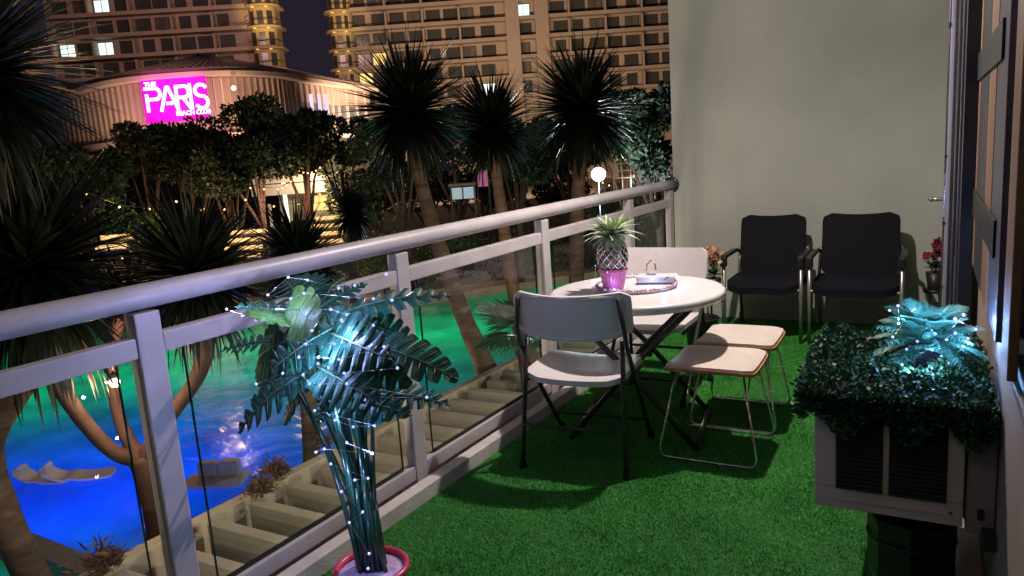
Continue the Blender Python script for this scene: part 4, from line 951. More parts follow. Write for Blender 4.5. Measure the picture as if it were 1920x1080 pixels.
# ================================================================== sword-leaf (yucca / screw pine) trees
def sword_mesh(k):
    droop = (0.03, 0.10, 0.22, 0.45)[k]; vs, fs = [], []; seg = 7
    for i in range(seg+1):
        t = i/seg; w = 0.062*(0.55+0.45*math.sin(PI*min(1, t*1.3+0.1)))*(1-t**2.2)+0.001
        y = t*(1-0.22*droop*t); z = -droop*t*t*0.8; tw = 0.3*math.sin(k+t*2)
        vs += [(-w*0.5, y, z+w*0.30+tw*w*0.4), (0, y, z), (w*0.5, y, z+w*0.30-tw*w*0.4)]
    for i in range(seg): a = 3*i; fs += [(a, a+1, a+4, a+3), (a+1, a+2, a+5, a+4)]
    b = MB(); b.add(vs, fs, 0, True); return b
SW = [sword_mesh(k).mesh('sword_leaf', M['yucca']) for k in range(4)]; SWD = sword_mesh(3).mesh('dry_sword_leaf', M['yucca_dry'])
def yucca_head(t, c, R, n=200, el0=1.45, el1=-1.15, dry=14, axis=Vector((0, 0, 1)), wide=1.0, seed=1, mass=420):
    rnd = random.Random(seed); c = Vector(c)-Vector(t.location)
    Q = Vector((0, 0, 1)).rotation_difference(Vector(axis).normalized())
    for k in range(n):
        q = (k+0.5)/n; s = math.sin(el0)+(math.sin(el1)-math.sin(el0))*q; el = math.asin(max(-1, min(1, s)))+rnd.uniform(-.08, .08); a = k*2.399963+rnd.uniform(-.15, .15)
        d = Q @ Vector((math.cos(a)*math.cos(el), math.sin(a)*math.cos(el), math.sin(el))); L = R*rnd.uniform(0.72, 1.06)
        v = min(3, int(q*3.2+rnd.random()*0.8)); me = SWD if (el < -0.75 and rnd.random() < dry/60) else SW[v]
        o = put('leaf', me, t); place_rot(o, c+d*R*0.05+Q @ Vector((0, 0, 0.10*R*(0.5-q))), d, sc=(L*wide, L, L*rnd.uniform(0.6, 1.1)))
    mb = MB()
    for k in range(mass):
        el = math.asin(rnd.uniform(math.sin(el1), math.sin(el0))); a = rnd.random()*2*PI; d = Vector((math.cos(a)*math.cos(el), math.sin(a)*math.cos(el), math.sin(el))); L = R*rnd.uniform(0.55, 0.98); Bm = basis(d); dr = rnd.uniform(0.05, 0.5)
        row = []
        for (tt, w) in ((0.03, 0.028), (0.5, 0.030), (0.85, 0.018), (1.0, 0.0)):
            z = -dr*tt*tt*0.7
            row.append(((-w*L, tt*L, z*L), (w*L, tt*L, z*L)))
        vs = [c + Bm @ Vector(p) for pr in row for p in pr]
        mb.add(vs, [(0, 1, 3, 2), (2, 3, 5, 4), (4, 5, 7, 6)])
    if mass: o = mb.build('leaf_mass', M['yucca'], t); o['kind'] = 'stuff'
def trunk(t, pts, rad, mt_=None, n=12, rings=True):
    P = [Vector(p)-Vector(t.location) for p in pts]
    # smooth Catmull-Rom
    S, Rr = [], []
    for i in range(len(P)-1):
        p0, p1, p2, p3 = P[max(0, i-1)], P[i], P[i+1], P[min(len(P)-1, i+2)]
        m_ = 6
        for j in range(m_ if i < len(P)-2 else m_+1):
            u = j/m_; S.append(0.5*((2*p1)+(-p0+p2)*u+(2*p0-5*p1+4*p2-p3)*u*u+(-p0+3*p1-3*p2+p3)*u**3)); r = rad[i]+(rad[i+1]-rad[i])*u
            Rr.append(r*(1+(random.uniform(-.04, .04) if rings else 0)))
    b = MB(); b.tube(S, Rr, n); return b.build('trunk', mt_ or M['bark'], t)
def ytree(label, head, D, R, n, trunk_px, rads, seed, group='spiky trees beyond the railing', **kw):
    pts = [WD(x, y, d) for x, y, d in trunk_px]; t = thing('yucca_tree', label, 'tree', pts[-1], 0, group)
    trunk(t, pts, rads); yucca_head(t, WD(*head, D), R, n, seed=seed, **kw); return t
ytree('tall spiky tree with a leaning trunk crossing the green pool', (768, 212), 9.5, 1.02, 290, [(772, 250, 9.5), (790, 345, 9.5), (826, 470, 9.4), (868, 590, 9.2), (912, 690, 9.0), (960, 800, 8.8)], [0.075, 0.085, 0.10, 0.11, 0.135, 0.16], 1, el1=-0.95, axis=Vector((-0.10, -0.08, 1)))
ytree('spiky tree between the two larger heads, behind the handrail', (922, 240), 10.6, 0.92, 260, [(922, 270, 10.6), (940, 390, 10.6), (955, 500, 10.6), (975, 620, 10.5), (990, 760, 10.4)], [0.07, 0.085, 0.095, 0.105, 0.12], 2, el1=-0.80, axis=Vector((0.16, 0, 1)))
ytree('spiky tree with a straight trunk nearest the far wall, beside the floodlight', (1092, 208), 11.0, 1.12, 290, [(1090, 240, 11.0), (1086, 330, 11.0), (1082, 420, 11.0), (1080, 620, 11.0)], [0.085, 0.095, 0.105, 0.12], 3, el1=-1.0, axis=Vector((0.05, -0.14, 1)))
t = ytree('huge dark spiky tree filling the left edge over the handrail', (55, 510), 5.6, 1.12, 295, [(45, 560, 5.6), (50, 700, 5.7), (-20, 830, 5.7), (10, 970, 5.8), (80, 1120, 5.8)], [0.085, 0.09, 0.11, 0.12, 0.14], 4, wide=1.1)
ytree('dark spiky crown with long drooping leaves at the top left corner', (-60, 140), 5.0, 0.98, 260, [(-60, 170, 5.0), (-90, 400, 5.2), (-100, 700, 5.4), (-60, 1200, 5.6)], [0.07, 0.08, 0.1, 0.13], 5, wide=1.2)
ytree('low spiky crown right of the wide tree, seen above the handrail', (560, 490), 8.2, 0.80, 220, [(560, 520, 8.2), (575, 700, 8.2), (590, 950, 8.2)], [0.08, 0.09, 0.11], 7, el1=-1.0)
ytree('small spiky crown just left of the tallest leaning trunk', (660, 400), 12.5, 0.60, 160, [(660, 420, 12.5), (665, 600, 12.5), (670, 760, 12.5)], [0.07, 0.08, 0.1], 8)
# the forked tree: three branches, each ending in a crown
t = thing('forked_tree', 'forked tree with three dark limbs in front of the blue pool', 'tree', WD(330, 1200, 5.9))
trunk(t, [WD(330, 1200, 5.9), WD(312, 1060, 5.9), WD(292, 950, 5.9), WD(262, 855, 5.9)], [0.15, 0.13, 0.105, 0.095], M['bark_dark'])
for pts, rd in (([(265, 862, 5.9), (215, 848, 5.8), (165, 800, 5.7), (125, 745, 5.6), (90, 690, 5.55), (60, 640, 5.5)], [0.075, 0.062, 0.060, 0.062, 0.072, 0.06]),
                ([(262, 855, 5.9), (238, 820, 5.95), (220, 770, 6.0), (212, 715, 6.0), (215, 640, 6.0), (235, 560, 6.0)], [0.07, 0.055, 0.048, 0.045, 0.045, 0.05]),
                ([(268, 862, 5.9), (292, 820, 5.9), (330, 765, 5.95), (368, 710, 6.0), (385, 650, 6.05), (375, 570, 6.1)], [0.072, 0.056, 0.056, 0.062, 0.075, 0.07])):
    P = [WD(*p) for p in pts]; o = trunk(t, P, rd, M['bark_dark']); o.name = 'limb'
yucca_head(t, WD(365, 520, 6.15), 0.86, 280, seed=11, el1=-1.2, wide=1.05)
yucca_head(t, WD(238, 560, 6.4), 0.60, 15, seed=12, el1=-0.9, mass=200)
# fan palm by the chair
t = thing('fan_palm', 'green fan palm behind the glass beside the near folding chair', 'palm', WD(1000, 760, 7.6))
trunk(t, [WD(985, 640, 7.6), WD(992, 700, 7.6), WD(1000, 760, 7.6)], [0.10, 0.10, 0.11], M['bark_dark'])
def fan_mesh(seed, n=20):
    b = MB(); rnd = random.Random(seed)
    for i in range(n):
        a = -1.45+2.9*i/(n-1); L = 1*(0.82+0.18*math.cos(a)); d = Vector((math.sin(a), math.cos(a), 0)); s = Vector((d.y, -d.x, 0))*0.032
        b.add([d*0.05, d*L*0.45+s+Vector((0, 0, 0.03)), d*L+Vector((0, 0, -0.10-0.1*rnd.random())), d*L*0.45-s+Vector((0, 0, 0.0))], [(0, 1, 2, 3)])
    b.tube([(0, -0.35, -0.1), (0, 0, 0)], 0.012, 5); return b
FANM = [fan_mesh(k).mesh('fan_leaf', mat('fan_palm_leaf_%d' % k, (0.05, 0.13, 0.07), 0.35, color2=(0.02, 0.06, 0.04), scale=4)) for k in range(2)]
for k in range(16):
    a = k*2.39996; el = random.uniform(-0.25, 0.9); d = Vector((math.cos(a)*math.cos(el), math.sin(a)*math.cos(el), math.sin(el)))
    o = put('fan_leaf', FANM[k % 2], t); place_rot(o, WD(980, 622, 7.6)-Vector(t.location)+d*0.17, d, sc=(0.42, 0.42, 0.42))

# ------------------------------------------------------------------ broadleaf trees and bushes
def crown_cloud(blobs, n, L, seed):
    rs = np.random.RandomState(seed); Vs = []; tot = sum(b[3] for b in blobs); P = []; D = []
    for (x, y, z, r) in blobs:
        m_ = int(n*r/tot); d = rs.randn(m_, 3); d /= np.linalg.norm(d, axis=1, keepdims=True); rr = r*(0.55+0.5*rs.rand(m_)**0.7)[:, None]
        P.append(np.array([x, y, z])+d*rr*np.array([1, 1, 0.72])); D.append(d+rs.randn(m_, 3)*0.7)
    P = np.concatenate(P); D = np.concatenate(D); return leaf_quads(P, D, L*(0.6+rs.rand(len(P))*0.8), L*0.55)
def btree(label, px, py, D, R, H, n=5200, L=0.22, seed=0, base=WLZ, mt_=None, nb=16, group='dark broadleaf trees between pool and club', name='broadleaf_tree', flat=0.75):
    rnd = random.Random(seed); c = WD(px, py, D); t = thing(name, label, 'tree', (c.x, c.y, base), 0, group)
    ch = c.z-base; blobs = []
    for k in range(nb):
        a = rnd.random()*2*PI; q = math.sqrt(rnd.random())*R*0.75; blobs.append((q*math.cos(a), q*math.sin(a), ch+rnd.uniform(-0.5, 0.55)*H, R*rnd.uniform(0.22, 0.42)*flat))
    b = MB(); b.tube([(0, 0, 0), (0.1, 0.05, ch*0.35), (0, 0.1, ch*0.8)], [0.16, 0.13, 0.08], 8); b.build('trunk', M['bark_dark'], t)
    for k in range(5):
        bl = blobs[k]; b = MB(); b.tube([(0.05, 0.05, ch*0.45), (bl[0]*0.5, bl[1]*0.5, ch*0.75), bl[:3]], [0.08, 0.05, 0.02], 6); b.build('limb', M['bark_dark'], t)
    V, F = crown_cloud(blobs, n, L, seed+5); o = put('crown', fast_mesh('crown', V, F, mt_ or M['foliage']), t); o['kind'] = 'stuff'
    return t
BT = [('dark round tree left of the pink sign, hiding the club base', 262, 288, 30, 1.9, 1.3), ('dark tree directly under the pink sign', 345, 290, 31, 2.2, 1.3), ('tallest dark tree right of the pink sign', 470, 262, 31, 2.5, 2.2),
      ('dark tree in front of the club glass wing', 560, 262, 32, 2.0, 1.9), ('dark tree between the club and the tallest spiky tree', 630, 262, 34, 1.7, 1.9), ('dark low tree left of the white canopy hut', 420, 318, 28, 1.8, 1.2),
      ('dark tree behind the tallest leaning spiky tree', 745, 285, 30, 2.3, 2.2), ('dark tree behind the gap between the spiky trees', 850, 270, 33, 2.4, 2.2), ('dark tree behind the middle spiky tree', 960, 275, 30, 2.2, 2.3), ('dark tree behind the spiky tree near the floodlight', 1060, 270, 34, 2.4, 2.3), ('dark lower tree right of the canopy hut', 700, 350, 38, 2.6, 1.7), ('dark lower tree behind the leaning trunk', 790, 345, 40, 2.6, 1.7), ('dark lower tree hiding the foot of the far tower', 900, 350, 42, 2.8, 1.8),
      ('dark lower tree left of the floodlight', 1010, 345, 40, 2.8, 1.9), ('dark low tree at the left behind the wide spiky tree', 150, 330, 27, 2.2, 1.2),
      ('dark tree at the far wall edge above the railing end', 1225, 235, 24, 1.9, 2.2), ('dark tree between the floodlight and the far wall', 1165, 235, 27, 1.6, 1.7)]
for i, (lab, px, py, D, R, H) in enumerate(BT): btree(lab, px, py, D, R, H, seed=20+i)
def bush(label, px, py, D, rx, rz, n=2200, L=0.14, seed=0, mt_=None, base=WLZ+0.22):
    c = WD(px, py, D); t = thing('bush', label, 'bush', (c.x, c.y, base), 0, 'shrubs round the pool terrace'); rnd = random.Random(seed); ch = max(0.3, c.z-base)
    blobs = [(rnd.uniform(-1, 1)*rx, rnd.uniform(-0.5, 0.5)*rx, ch*rnd.uniform(0.15, 1.0), rz*rnd.uniform(0.5, 0.9)) for k in range(12)]
    V, F = crown_cloud(blobs, n, L, seed); o = put('foliage', fast_mesh('foliage', V, F, mt_ or M['foliage2']), t); o['kind'] = 'stuff'
    b = MB(); b.tube([(0, 0, 0), (0.05, 0, ch*0.8)], [0.06, 0.03], 6); b.build('stem', M['bark_dark'], t)
for i, a in enumerate((('dark shrub below the leaning tree crown', 720, 415, 33, 2.4, 1.3), ('dark shrub behind the middle spiky tree', 870, 420, 36, 2.4, 1.2), ('dark shrub left of the floodlight pole', 1015, 390, 36, 2.4, 1.3), ('dark shrub under the small spiky crown', 640, 440, 30, 1.8, 1.1),
        ('lit green shrub right of the floodlight', 1180, 330, 30, 1.4, 0.9), ('warm lit shrub under the string lights', 250, 385, 26, 1.6, 0.9), ('dark shrub between the two stair flights', 520, 450, 25, 0.9, 0.7), ('pale green shrub at the far wall edge', 1235, 300, 30, 1.2, 1.0),
        ('dark shrub at the pool corner under the handrail', 780, 460, 31, 2.2, 1.1), ('dark shrub on the terrace behind the table', 1060, 440, 34, 2.6, 1.3), ('dark shrub at the pool edge behind the near folding chair', 930, 455, 33, 2.4, 1.2),
        ('broad dark shrub beyond the pool left of the table', 1150, 420, 35, 2.6, 1.5))):
    bush(*a, seed=60+i)

# ------------------------------------------------------------------ terrace: hut, stairs, string lights
hut = thing('canopy_hut', 'white canopy hut with yellow lit windows beyond the trees', 'hut', WD(590, 385, 40))
o0 = Vector(hut.location)
def HP(x, z, y=0): return _vr*x+_vd*y+Vector((0, 0, z))
def hbox(name, x, y, z, w, d_, h, m_, parent): 
    b = MB(); b.box((0, 0, 0), (w, d_, h)); o = b.build(name, m_, parent, HP(x, z, y), (0, 0, YAW)); return o
hbox('wall', 0.0, 1.2, 0.2, 3.8, 2.0, 1.9, M['beam_pale'], hut)
hbox('roof', -0.3, 0.4, 1.5, 4.9, 4.0, 0.35, M['white_float'], hut)
hbox('fabric_front', -0.3, -1.62, 1.0, 4.8, 0.05, 0.55, M['white_float'], hut)
for k in range(5):
    for j in range(2): hbox('window', 0.05+k*0.36, 0.16, 0.10+j*0.42-0.2, 0.31, 0.05, 0.36, M['lit_yellow'], hut)
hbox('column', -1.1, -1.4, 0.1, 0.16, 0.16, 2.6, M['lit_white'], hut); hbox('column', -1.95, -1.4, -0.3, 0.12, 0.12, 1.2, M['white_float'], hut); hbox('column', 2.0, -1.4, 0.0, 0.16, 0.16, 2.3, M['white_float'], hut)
hbox('banner', 0.0, -1.45, 0.35, 0.25, 0.04, 0.9, M['red_flower'], hut)
def stairs(label, px, py, D, w, n, rise=0.17, run=0.34):
    t = thing('lit_stairs', label, 'stairs', WD(px, py, D))
    for k in range(n):
        hbox('tread', 0, k*run, k*rise*1.35, w, 0.34, 0.06, M['deck'], t); hbox('light_strip', 0, k*run-0.12, k*rise*1.35+0.115, w*0.96, 0.03, 0.12, M['step_light'], t)
    return t
stairs('garden stairs with glowing yellow risers left of the wide shrub', 455, 486, 24, 1.3, 4)
stairs('garden stairs with glowing yellow risers beside the small spiky crown', 612, 474, 24, 1.1, 5)
stairs('short lit steps low at the left beyond the handrail', 215, 470, 20, 0.9, 2)
WB = bulb_mesh(0.036, M['warm_bulb']); WBS = bulb_mesh(0.022, M['warm_bulb'])
def string(label, pts_px, n, sag=0.35, bm_=WB):
    P = [WD(*p) for p in pts_px]; t = thing('string_lights', label, 'string lights', P[0]); S = []
    for i in range(len(P)-1):
        for j in range(n):
            u = j/n; S.append(P[i].lerp(P[i+1], u)-Vector((0, 0, sag*4*u*(1-u)))-P[0])
    S.append(P[-1]-P[0]); b = MB(); b.tube(S, 0.012, 4); b.build('cable', M['black_plastic'], t)
    for p in S: put('bulb', bm_, t, p-Vector((0, 0, 0.05)))
string('warm string lights sagging across the garden at the left', [(160, 360, 22), (330, 375, 24), (460, 372, 26), (600, 362, 30)], 3)
string('warm string lights low over the terrace at the left', [(10, 480, 16), (150, 470, 17), (260, 450, 18), (420, 455, 20)], 6, bm_=WBS)
string('warm string lights hanging close under the dark trees', [(390, 330, 30), (520, 352, 30), (560, 318, 31), (600, 312, 31)], 5, sag=0.15)
string('warm string lights beside the floodlight near the far wall', [(1130, 340, 28), (1200, 312, 28), (1255, 330, 28)], 6)
for (x, y, D, pw_, c) in ((215, 385, 22, 130, (1.0, 0.55, 0.22)), (380, 395, 25, 110, (1.0, 0.55, 0.25)), (530, 400, 30, 160, (1.0, 0.62, 0.35)), (590, 345, 36, 260, (1.0, 0.72, 0.45)), (120, 500, 15, 26, (1.0, 0.45, 0.25)), (1200, 350, 25, 120, (1.0, 0.8, 0.55)), (590, 300, 38, 120, (1.0, 0.6, 0.3)), (850, 385, 24, 40, (1.0, 0.75, 0.5))):
    lamp('string_light_glow', 'POINT', WD(x, y, D), pw_*2.0, c, 0.10)
# small kiosk lights seen through the leaves
for lab, px, py, D, w, h, mk in (('pale lit kiosk seen between the leaning trunk and the next tree', 868, 362, 30, 0.9, 0.45, 'lit_bluish'), ('small pink lit panel behind the middle spiky tree', 905, 335, 34, 0.5, 0.7, 'lit_pink'), ('low lit kiosk by the far wall railing end', 1215, 338, 30, 1.6, 0.5, 'lit_bluish')):
    if mk not in M: M[mk] = lit(mk, {'lit_bluish': (0.55, 0.70, 0.85), 'lit_pink': (0.85, 0.25, 0.55)}[mk], 0.28)
    t = thing('kiosk', lab, 'kiosk', WD(px, py, D)); hbox('lit_front', 0, 0, 0, w, 0.08, h, M[mk], t); hbox('roof', 0, 0.3, h/2+0.12, w*1.2, 1.2, 0.10, M['deck'], t)
    for s in (-1, 1): hbox('post', s*w*0.52, -0.02, -0.6, 0.07, 0.07, h+1.4, M['black_steel'], t)
    hbox('frame', 0, -0.06, 0, 0.05, 0.03, h, M['black_steel'], t)
# small fence near far wall
t = thing('terrace_railing', 'thin dark railing on the terrace beside the floodlight', 'railing', WD(1215, 322, 26))
for k in range(9): hbox('post', -1.2+k*0.3, 0, -0.1, 0.03, 0.03, 0.9, M['black_steel'], t)
for z in (0.35, 0.1, -0.15): hbox('rail', 0, 0.02, z, 2.5, 0.03, 0.035, M['black_steel'], t)

# ================================================================== club building with curved facade
club = thing('club_building', 'curved club building with ribbed facade and overhanging roof behind the pink sign', 'building', WD(330, 300, 72))
c0 = Vector(club.location)
fac = [(120, 88), (150, 80), (185, 75.5), (225, 72.5), (270, 70.8), (325, 70.0), (385, 70.0), (440, 70.8), (490, 72.5), (530, 75), (560, 78.5), (600, 83), (640, 88), (700, 96)]
G = [WD(x, 250, D) for x, D in fac]; G = [Vector((p.x, p.y, 0)) for p in G]
Gs = []
for i in range(len(G)-1):
    p0, p1, p2, p3 = G[max(0, i-1)], G[i], G[i+1], G[min(len(G)-1, i+2)]
    for j in range(4):
        u = j/4; Gs.append(0.5*((2*p1)+(-p0+p2)*u+(2*p0-5*p1+4*p2-p3)*u*u+(-p0+3*p1-3*p2+p3)*u**3))
Gs.append(G[-1])
ZT, ZB = 10.05, 5.1
zg = WLZ
i_sign = 0
for i in range(len(Gs)-1):
    a, b_ = Gs[i]-Vector((c0.x, c0.y, 0)), Gs[i+1]-Vector((c0.x, c0.y, 0)); d = b_-a; L = d.length; ang = math.atan2(d.y, d.x); mid = (a+b_)/2
    glassy = i >= 36
    if not glassy:
        q = MB(); q.box((0, 0.12, (ZT+ZB)/2-c0.z), (L*0.985, 0.18, ZT-ZB)); q.build('facade_panel', M['club_panel'], club, (mid.x, mid.y, 0), (0, 0, ang))
    else:
        q = MB(); q.box((0, 0.12, (ZT+8.2)/2-c0.z), (L*0.985, 0.18, ZT-8.2)); q.build('facade_panel', M['club_panel'], club, (mid.x, mid.y, 0), (0, 0, ang))
        q = MB(); q.box((0, 0.14, (8.2+ZB)/2-c0.z), (L*0.97, 0.1, 8.2-ZB)); q.build('window', M['club_glass'], club, (mid.x, mid.y, 0), (0, 0, ang))
    q = MB(); q.box((0, -0.06, (ZT+ZB)/2-c0.z), (0.16 if i % 2 else 0.09, 0.30, ZT-ZB)); q.build('facade_rib', M['club_rib'], club, (a.x, a.y, 0), (0, 0, ang))
# bands and roof
def band(name, off, z0, z1, mt_, inner=1.5, z0i=None, z1i=None):
    out_, inn = [], []
    cen = Vector((0, 0, 0))
    n = len(Gs); vs, fs = [], []
    for i, p in enumerate(Gs):
        t_ = (Gs[min(n-1, i+1)]-Gs[max(0, i-1)]).normalized(); nr = Vector((t_.y, -t_.x, 0))
        po = p+nr*off-Vector((c0.x, c0.y, 0)); pi_ = p-nr*inner-Vector((c0.x, c0.y, 0))
        vs += [(po.x, po.y, z0-c0.z), (po.x, po.y, z1-c0.z), (pi_.x, pi_.y, (z1i or z1)-c0.z), (pi_.x, pi_.y, (z0i or z0)-c0.z)]
    for i in range(n-1):
        a = 4*i; fs += [(a, a+4, a+5, a+1), (a+1, a+5, a+6, a+2), (a+2, a+6, a+7, a+3), (a+3, a+7, a+4, a)]
    q = MB(); q.add(vs, fs, 0, False); return q.build(name, mt_, club)
band('roof_edge', 1.3, ZT+0.05, ZT+0.45, M['club_rib'], 0.5)
band('roof', 1.1, ZT+0.46, ZT+0.8, M['club_roof'], 9.0, ZT+2.6, ZT+3.3)
band('ledge', 1.0, ZB-0.55, ZB-0.02, M['club_rib'], 0.5)
band('lower_wall', -0.2, zg, ZB-0.56, M['ground'], 1.0)
# roof seams
for i in range(2, len(Gs)-2, 1):
    t_ = (Gs[i+1]-Gs[i-1]).normalized(); nr = Vector((t_.y, -t_.x, 0)); a = Gs[i]+nr*1.05; b_ = Gs[i]-nr*8.5
    q = MB(); q.tube([a-Vector((c0.x, c0.y, c0.z-(ZT+0.83))), b_-Vector((c0.x, c0.y, c0.z-(ZT+3.3)))], 0.07, 4); q.build('roof_seam', M['club_rib'], club)
# sign
sa, sb = WD(262, 150, 69.4), WD(384, 143, 69.0)
w_s = Vector((sb.x-sa.x, sb.y-sa.y, 0)).length; h_s = 3.95
sang = math.atan2(sb.y-sa.y, sb.x-sa.x); sz = WD(323, 186, 69.2).z
sc_ = Vector(((sa.x+sb.x)/2, (sa.y+sb.y)/2, sz))
sg = thing('club_sign', 'glowing magenta sign reading THE PARIS BEACH CLUB on the curved facade', 'sign', sc_, sang)
b = MB(); b.rbox((0, 0.06, 0), (w_s, 0.16, h_s), 0.03); b.build('sign_panel', M['sign'], sg)
b = MB()
for z in (-h_s/2-0.04, h_s/2+0.04): b.box((0, 0.08, z), (w_s+0.14, 0.14, 0.06))
b.build('sign_frame', M['club_roof'], sg)
# small brackets that hold the sign off the facade
b = MB()
for x in (-w_s*0.4, w_s*0.4): b.box((x, 0.5, 0), (0.1, 0.8, 0.1))
b.build('sign_bracket', M['black_steel'], sg)
def stroke_text(parent, segs, name, th, x0_, z0_, s_, depth=0.06):
    """lettering from thick strokes; segs: list of polylines in letter units"""
    q = MB()
    for pl in segs:
        for k in range(len(pl)-1):
            a = Vector((x0_+pl[k][0]*s_, -0.06, z0_+pl[k][1]*s_)); b2 = Vector((x0_+pl[k+1][0]*s_, -0.06, z0_+pl[k+1][1]*s_)); d2 = b2-a; L = d2.length+th*0.55
            an = math.atan2(d2.z, d2.x); q.box((a+b2)/2, (L, depth+0.002*k, th), Matrix.Rotation(-an, 3, 'Y'))
    return q.build(name, M['sign_letter'], parent)
def arc(cx, cz, rx, rz, a0, a1, n=8): return [(cx+rx*math.cos(math.radians(a0+(a1-a0)*i/n)), cz+rz*math.sin(math.radians(a0+(a1-a0)*i/n))) for i in range(n+1)]
U = {'P': [[(0, 0), (0, 0.72)], [(-0.06, 1.0), (0.42, 1.0)]+arc(0.42, 0.76, 0.22, 0.24, 90, -90)+[(0.0, 0.52)]],
     'A': [[(0, 0), (0.34, 1.0), (0.42, 1.0), (0.78, 0)], [(0.30, 0.30), (0.52, 0.30)]],
     'R': [[(0, 0), (0, 1.0), (0.38, 1.0)]+arc(0.38, 0.76, 0.20, 0.24, 90, -90)+[(0.12, 0.52)], [(0.26, 0.52), (0.62, 0)]],
     'I': [[(0, 0), (0, 1.06)]],
     'S': [arc(0.30, 0.77, 0.27, 0.25, 30, 270, 9)+arc(0.30, 0.25, 0.28, 0.27, 90, -150, 9)]}
xx = -w_s*0.455; S_ = 1.98; zb0 = -0.93
for ch, adv in (('P', 0.66), ('A', 0.84), ('R', 0.70), ('I', 0.20), ('S', 0.6)):
    o = stroke_text(sg, U[ch], 'letter', 0.27, xx+0.16, zb0, S_); xx += adv*S_*0.93
def text(parent, s, size, x, z, name, ofs=0.02):
    cu = bpy.data.curves.new(name+'_curve', 'FONT'); cu.body = s; cu.size = size; cu.extrude = 0.02; cu.offset = ofs; cu.materials.append(M['sign_letter'])
    tmp = bpy.data.objects.new('lettering_curve', cu); me_ = bpy.data.meshes.new_from_object(tmp); bpy.data.objects.remove(tmp)
    me_.materials.clear(); me_.materials.append(M['sign_letter'])
    return put(name, me_, parent, (x, -0.09, z), (PI/2, 0, 0))
text(sg, 'THE', 0.60, -w_s*0.44, 1.18, 'lettering', 0.02)
text(sg, 'BEACH CLUB', 0.54, -0.05, -1.46, 'lettering', 0.014)
lamp('sign_glow', 'AREA', sc_-_vd*1.6, 260, (1.0, 0.10, 0.62), size=(w_s, h_s), target=sc_+_vd*3)
for x, pw_ in ((170, 1300), (290, 900), (440, 1700), (560, 60)):
    p = WD(x, 262, 65); lamp('facade_washer', 'SPOT', (p.x, p.y, 3.2), pw_*1.5, (1.0, 0.66, 0.46), 0.3, WD(x, 150, 72), 110, 0.8)
p = WD(438, 165, 69.0); q = MB(); q.ball((0, 0, 0), 0.22, 10, 8); o = q.build('wall_lamp', lit('club_wall_lamp', (1.0, 0.75, 0.45), 3.0), None, p); tag(o, 'small warm wall lamp on the club facade right of the sign', 'lamp')
lamp('wall_lamp_light', 'POINT', p-_vd*0.6, 120, (1.0, 0.66, 0.38), 0.2)
for x in (585, 600, 612):
    p = WD(x, 200, 81.0); q = MB(); q.box((0, 0, 0), (0.35, 0.06, 2.6)); o = q.build('window_light', lit('club_window_light', (0.70, 0.66, 1.0), 1.0) if 'club_wl' not in M else M['club_wl'], club, p-c0, (0, 0, YAW))
lamp('roof_wash', 'SPOT', WD(300, 100, 62)+Vector((0, 0, 4)), 700, (1.0, 0.62, 0.45), 0.4, WD(340, 120, 74), 80, 0.9)

# ================================================================== towers
def window_mesh(w, h, gm):
    b = MB(); fr = 0.10
    b.box((0, -0.04, h/2), (w-2*fr, 0.04, h-2*fr), mi=1)
    for x in (-w/2+fr/2, w/2-fr/2, 0): b.box((x, -0.08, h/2), (fr if x else 0.07, 0.10, h), mi=0)
    for z in (fr/2, h-fr/2): b.box((0, -0.081, z), (w-2*fr-0.002, 0.10, fr), mi=0)
    return b.mesh('window', [M['rail_dark'], gm])
FH = 3.07
def tower(label, D, u0, u1, z_base, floors, ang=0.0, bays=None, litw=None, piers=(), bay_w=3.0, seed=1, rel=None):
    rnd = random.Random(seed); org = _vr*((u0+u1)/2)+_vd*D; t = thing('apartment_tower', label, 'building', (org.x, org.y, z_base), YAW+ang)
    W_ = u1-u0; H = floors*FH
    b = MB(); b.box((0, 9.3, H/2-12), (W_, 15, H+24)); b.build('core_wall', M['tower'], t)
    # recessed plane is at y=1.8; slabs project to y=0
    sm_ = MB(); sm_.box((0, 0.9, 0), (W_, 1.8, 0.28)); slab = sm_.mesh('balcony_slab', M['tower'])
    pm = MB(); pm.box((0, 0.05, 0.27), (W_-0.1, 0.06, 0.30)); par = pm.mesh('parapet', M['tower'])
    rl = MB(); rl.box((0, 0.03, 0.95), (W_-0.1, 0.05, 0.05)); rlm = rl.mesh('hand_rail', M['rail_dark'])
    mw = {k: window_mesh(2.35, 2.25, M[v]) for k, v in (('d', 'tower_glass'), ('w', 'lit_white'), ('y', 'lit_yellow'))}
    mw3 = window_mesh(2.35, 2.25, M['tower_curtain']); mw2 = window_mesh(1.75, 2.25, M['tower_glass'])
    fm_ = MB(); fm_.box((0, 0.95, 1.37), (0.32, 1.66, 2.44)); fin = fm_.mesh('dividing_wall', M['tower'])
    nb = int(W_/bay_w); xs = [-W_/2+bay_w*(i+0.5) for i in range(nb)]
    for f in range(floors):
        z = f*FH; put('balcony_slab', slab, t, (0, 0, z)); put('parapet', par, t, (0, 0, z)); 
        for i, x in enumerate(xs):
            if any(abs(x-px_) < pw_/2+0.6 for px_, pw_ in piers): continue
            key = 'd'
            rr_ = rnd.random()
            if rr_ < 0.02: key = 'w'
            elif rr_ < 0.04: key = 'y'
            if litw and (f, i) in litw: key = litw[(f, i)]
            xo = (rnd.choice((-0.22, 0.22, 0.1)))
            put('window', mw[key] if key != 'd' else rnd.choice((mw['d'], mw['d'], mw['d'], mw['d'], mw2, mw3)), t, (x+xo, 1.79, z+0.30))
            if i % 2 == 0: put('dividing_wall', fin, t, (x-bay_w/2+0.05, 0.02, z))
    put('balcony_slab', slab, t, (0, 0, floors*FH))
    for px_, pw_ in piers:
        b = MB(); b.box((px_, 0.6, H/2-6), (pw_, 1.9, H+12)); b.build('pier', M['tower'], t)
    return t
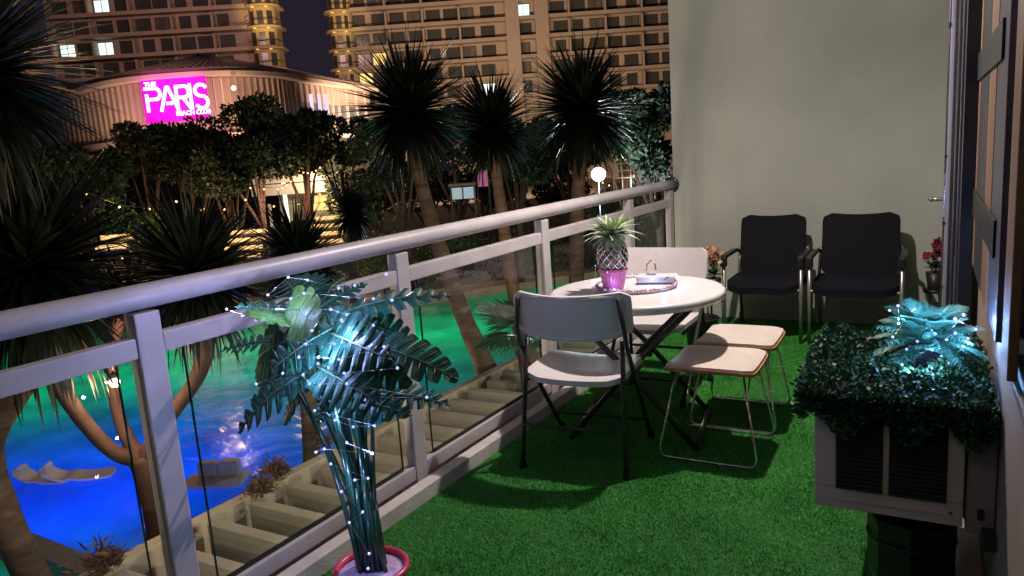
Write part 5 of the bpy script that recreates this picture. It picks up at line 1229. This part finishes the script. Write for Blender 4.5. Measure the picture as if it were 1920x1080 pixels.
def round_bays(t, x, floors, r=2.6, y=1.2, seed=3):
    """stack of rounded corner balconies with lamps under each soffit"""
    a0, a1 = -PI, 0.0; n = 12
    sb = MB(); poly = [(r*math.cos(a0+(a1-a0)*i/n), r*0.8*math.sin(a0+(a1-a0)*i/n)) for i in range(n+1)]+[(r, 3.0), (-r, 3.0)]
    sb.prism(poly, -0.16, 0.16); sl_ = sb.mesh('bay_slab', M['tower_bay'])
    wb = MB(); r2 = r*0.72; poly = [(r2*math.cos(a0+(a1-a0)*i/n), r2*0.8*math.sin(a0+(a1-a0)*i/n)) for i in range(n+1)]+[(r2, 3.0), (-r2, 3.0)]
    wb.prism(poly, 0.16, FH-0.16); wm = wb.mesh('bay_wall', M['tower_bay'])
    gb = MB(); gb.box((0, 0, 0), (0.9, 0.05, 1.9)); gm = gb.mesh('bay_window', M['tower_glass'])
    rb2 = MB(); rb2.tube([(r*0.97*math.cos(a0+(a1-a0)*i/n), r*0.8*0.97*math.sin(a0+(a1-a0)*i/n), 1.05) for i in range(n+1)], 0.06, 5); rm = rb2.mesh('bay_rail', M['rail_dark'])
    lb = MB(); lb.lathe([(0.0, 0), (0.22, 0), (0.22, 0.1)], (0, 0, 0), 8); lm = lb.mesh('soffit_lamp', M['lit_bay'])
    for f in range(floors+1):
        z = f*FH; put('bay_slab', sl_, t, (x, y, z))
        if f == floors: break
        put('bay_wall', wm, t, (x, y, z)); put('bay_rail', rm, t, (x, y, z))
        for a in (-2.3, -1.57, -0.85): put('bay_window', gm, t, (x+r2*1.02*math.cos(a), y+r2*0.8*1.03*math.sin(a), z+1.35), (0, 0, a+PI/2))
        for a in (-2.0, -1.1): put('soffit_lamp', lm, t, (x+r*0.86*math.cos(a), y+r*0.8*0.86*math.sin(a), z+FH-0.27))
DT = 128
u = lambda px: WD(px, 60, DT).dot(_vr)
uL = lambda px: WD(px, 60, 118).dot(_vr)
# base of the visible part: just below the lowest row seen
tR = tower('long pale apartment tower behind the spiky trees', DT, u(655), u(1340), 1.45+9.3, 8, piers=((u(962)-(u(655)+u(1340))/2, 2.2), (u(1017)-(u(655)+u(1340))/2, 2.2)),
           litw={(4, 9): 'w', (5, 10): 'w', (6, 14): 'y', (6, 4): 'd', (4, 10): 'w'}, seed=5)
round_bays(tR, u(668)-(u(655)+u(1340))/2-2.6, 8)
tL = tower('pale apartment tower above the club building at the left', 118, uL(95), uL(462), 1.45+12.2, 7, ang=0.05, litw={(6, 6): 'w'}, seed=9)
round_bays(tL, (uL(462)-uL(95))/2+2.2, 7, 2.7)
# warm flood on the towers, from large unseen area lamps added in front of them
lamp('tower_fill', 'AREA', WD(900, 200, 82)+Vector((0, 0, -4)), 16000, (1.0, 0.70, 0.47), size=(30, 3), target=WD(900, 40, DT))
lamp('tower_fill', 'AREA', WD(300, 60, 84)+Vector((0, 0, 8)), 3800, (1.0, 0.56, 0.50), size=(16, 3), target=WD(290, 30, 118))
lamp('bay_flood', 'SPOT', WD(500, 120, 100), 14000, (1.0, 0.68, 0.26), 0.5, WD(492, 30, 118), 22, 0.7)
lamp('bay_flood', 'SPOT', WD(655, 120, 108), 9000, (1.0, 0.68, 0.26), 0.5, WD(648, 30, 128), 22, 0.7)
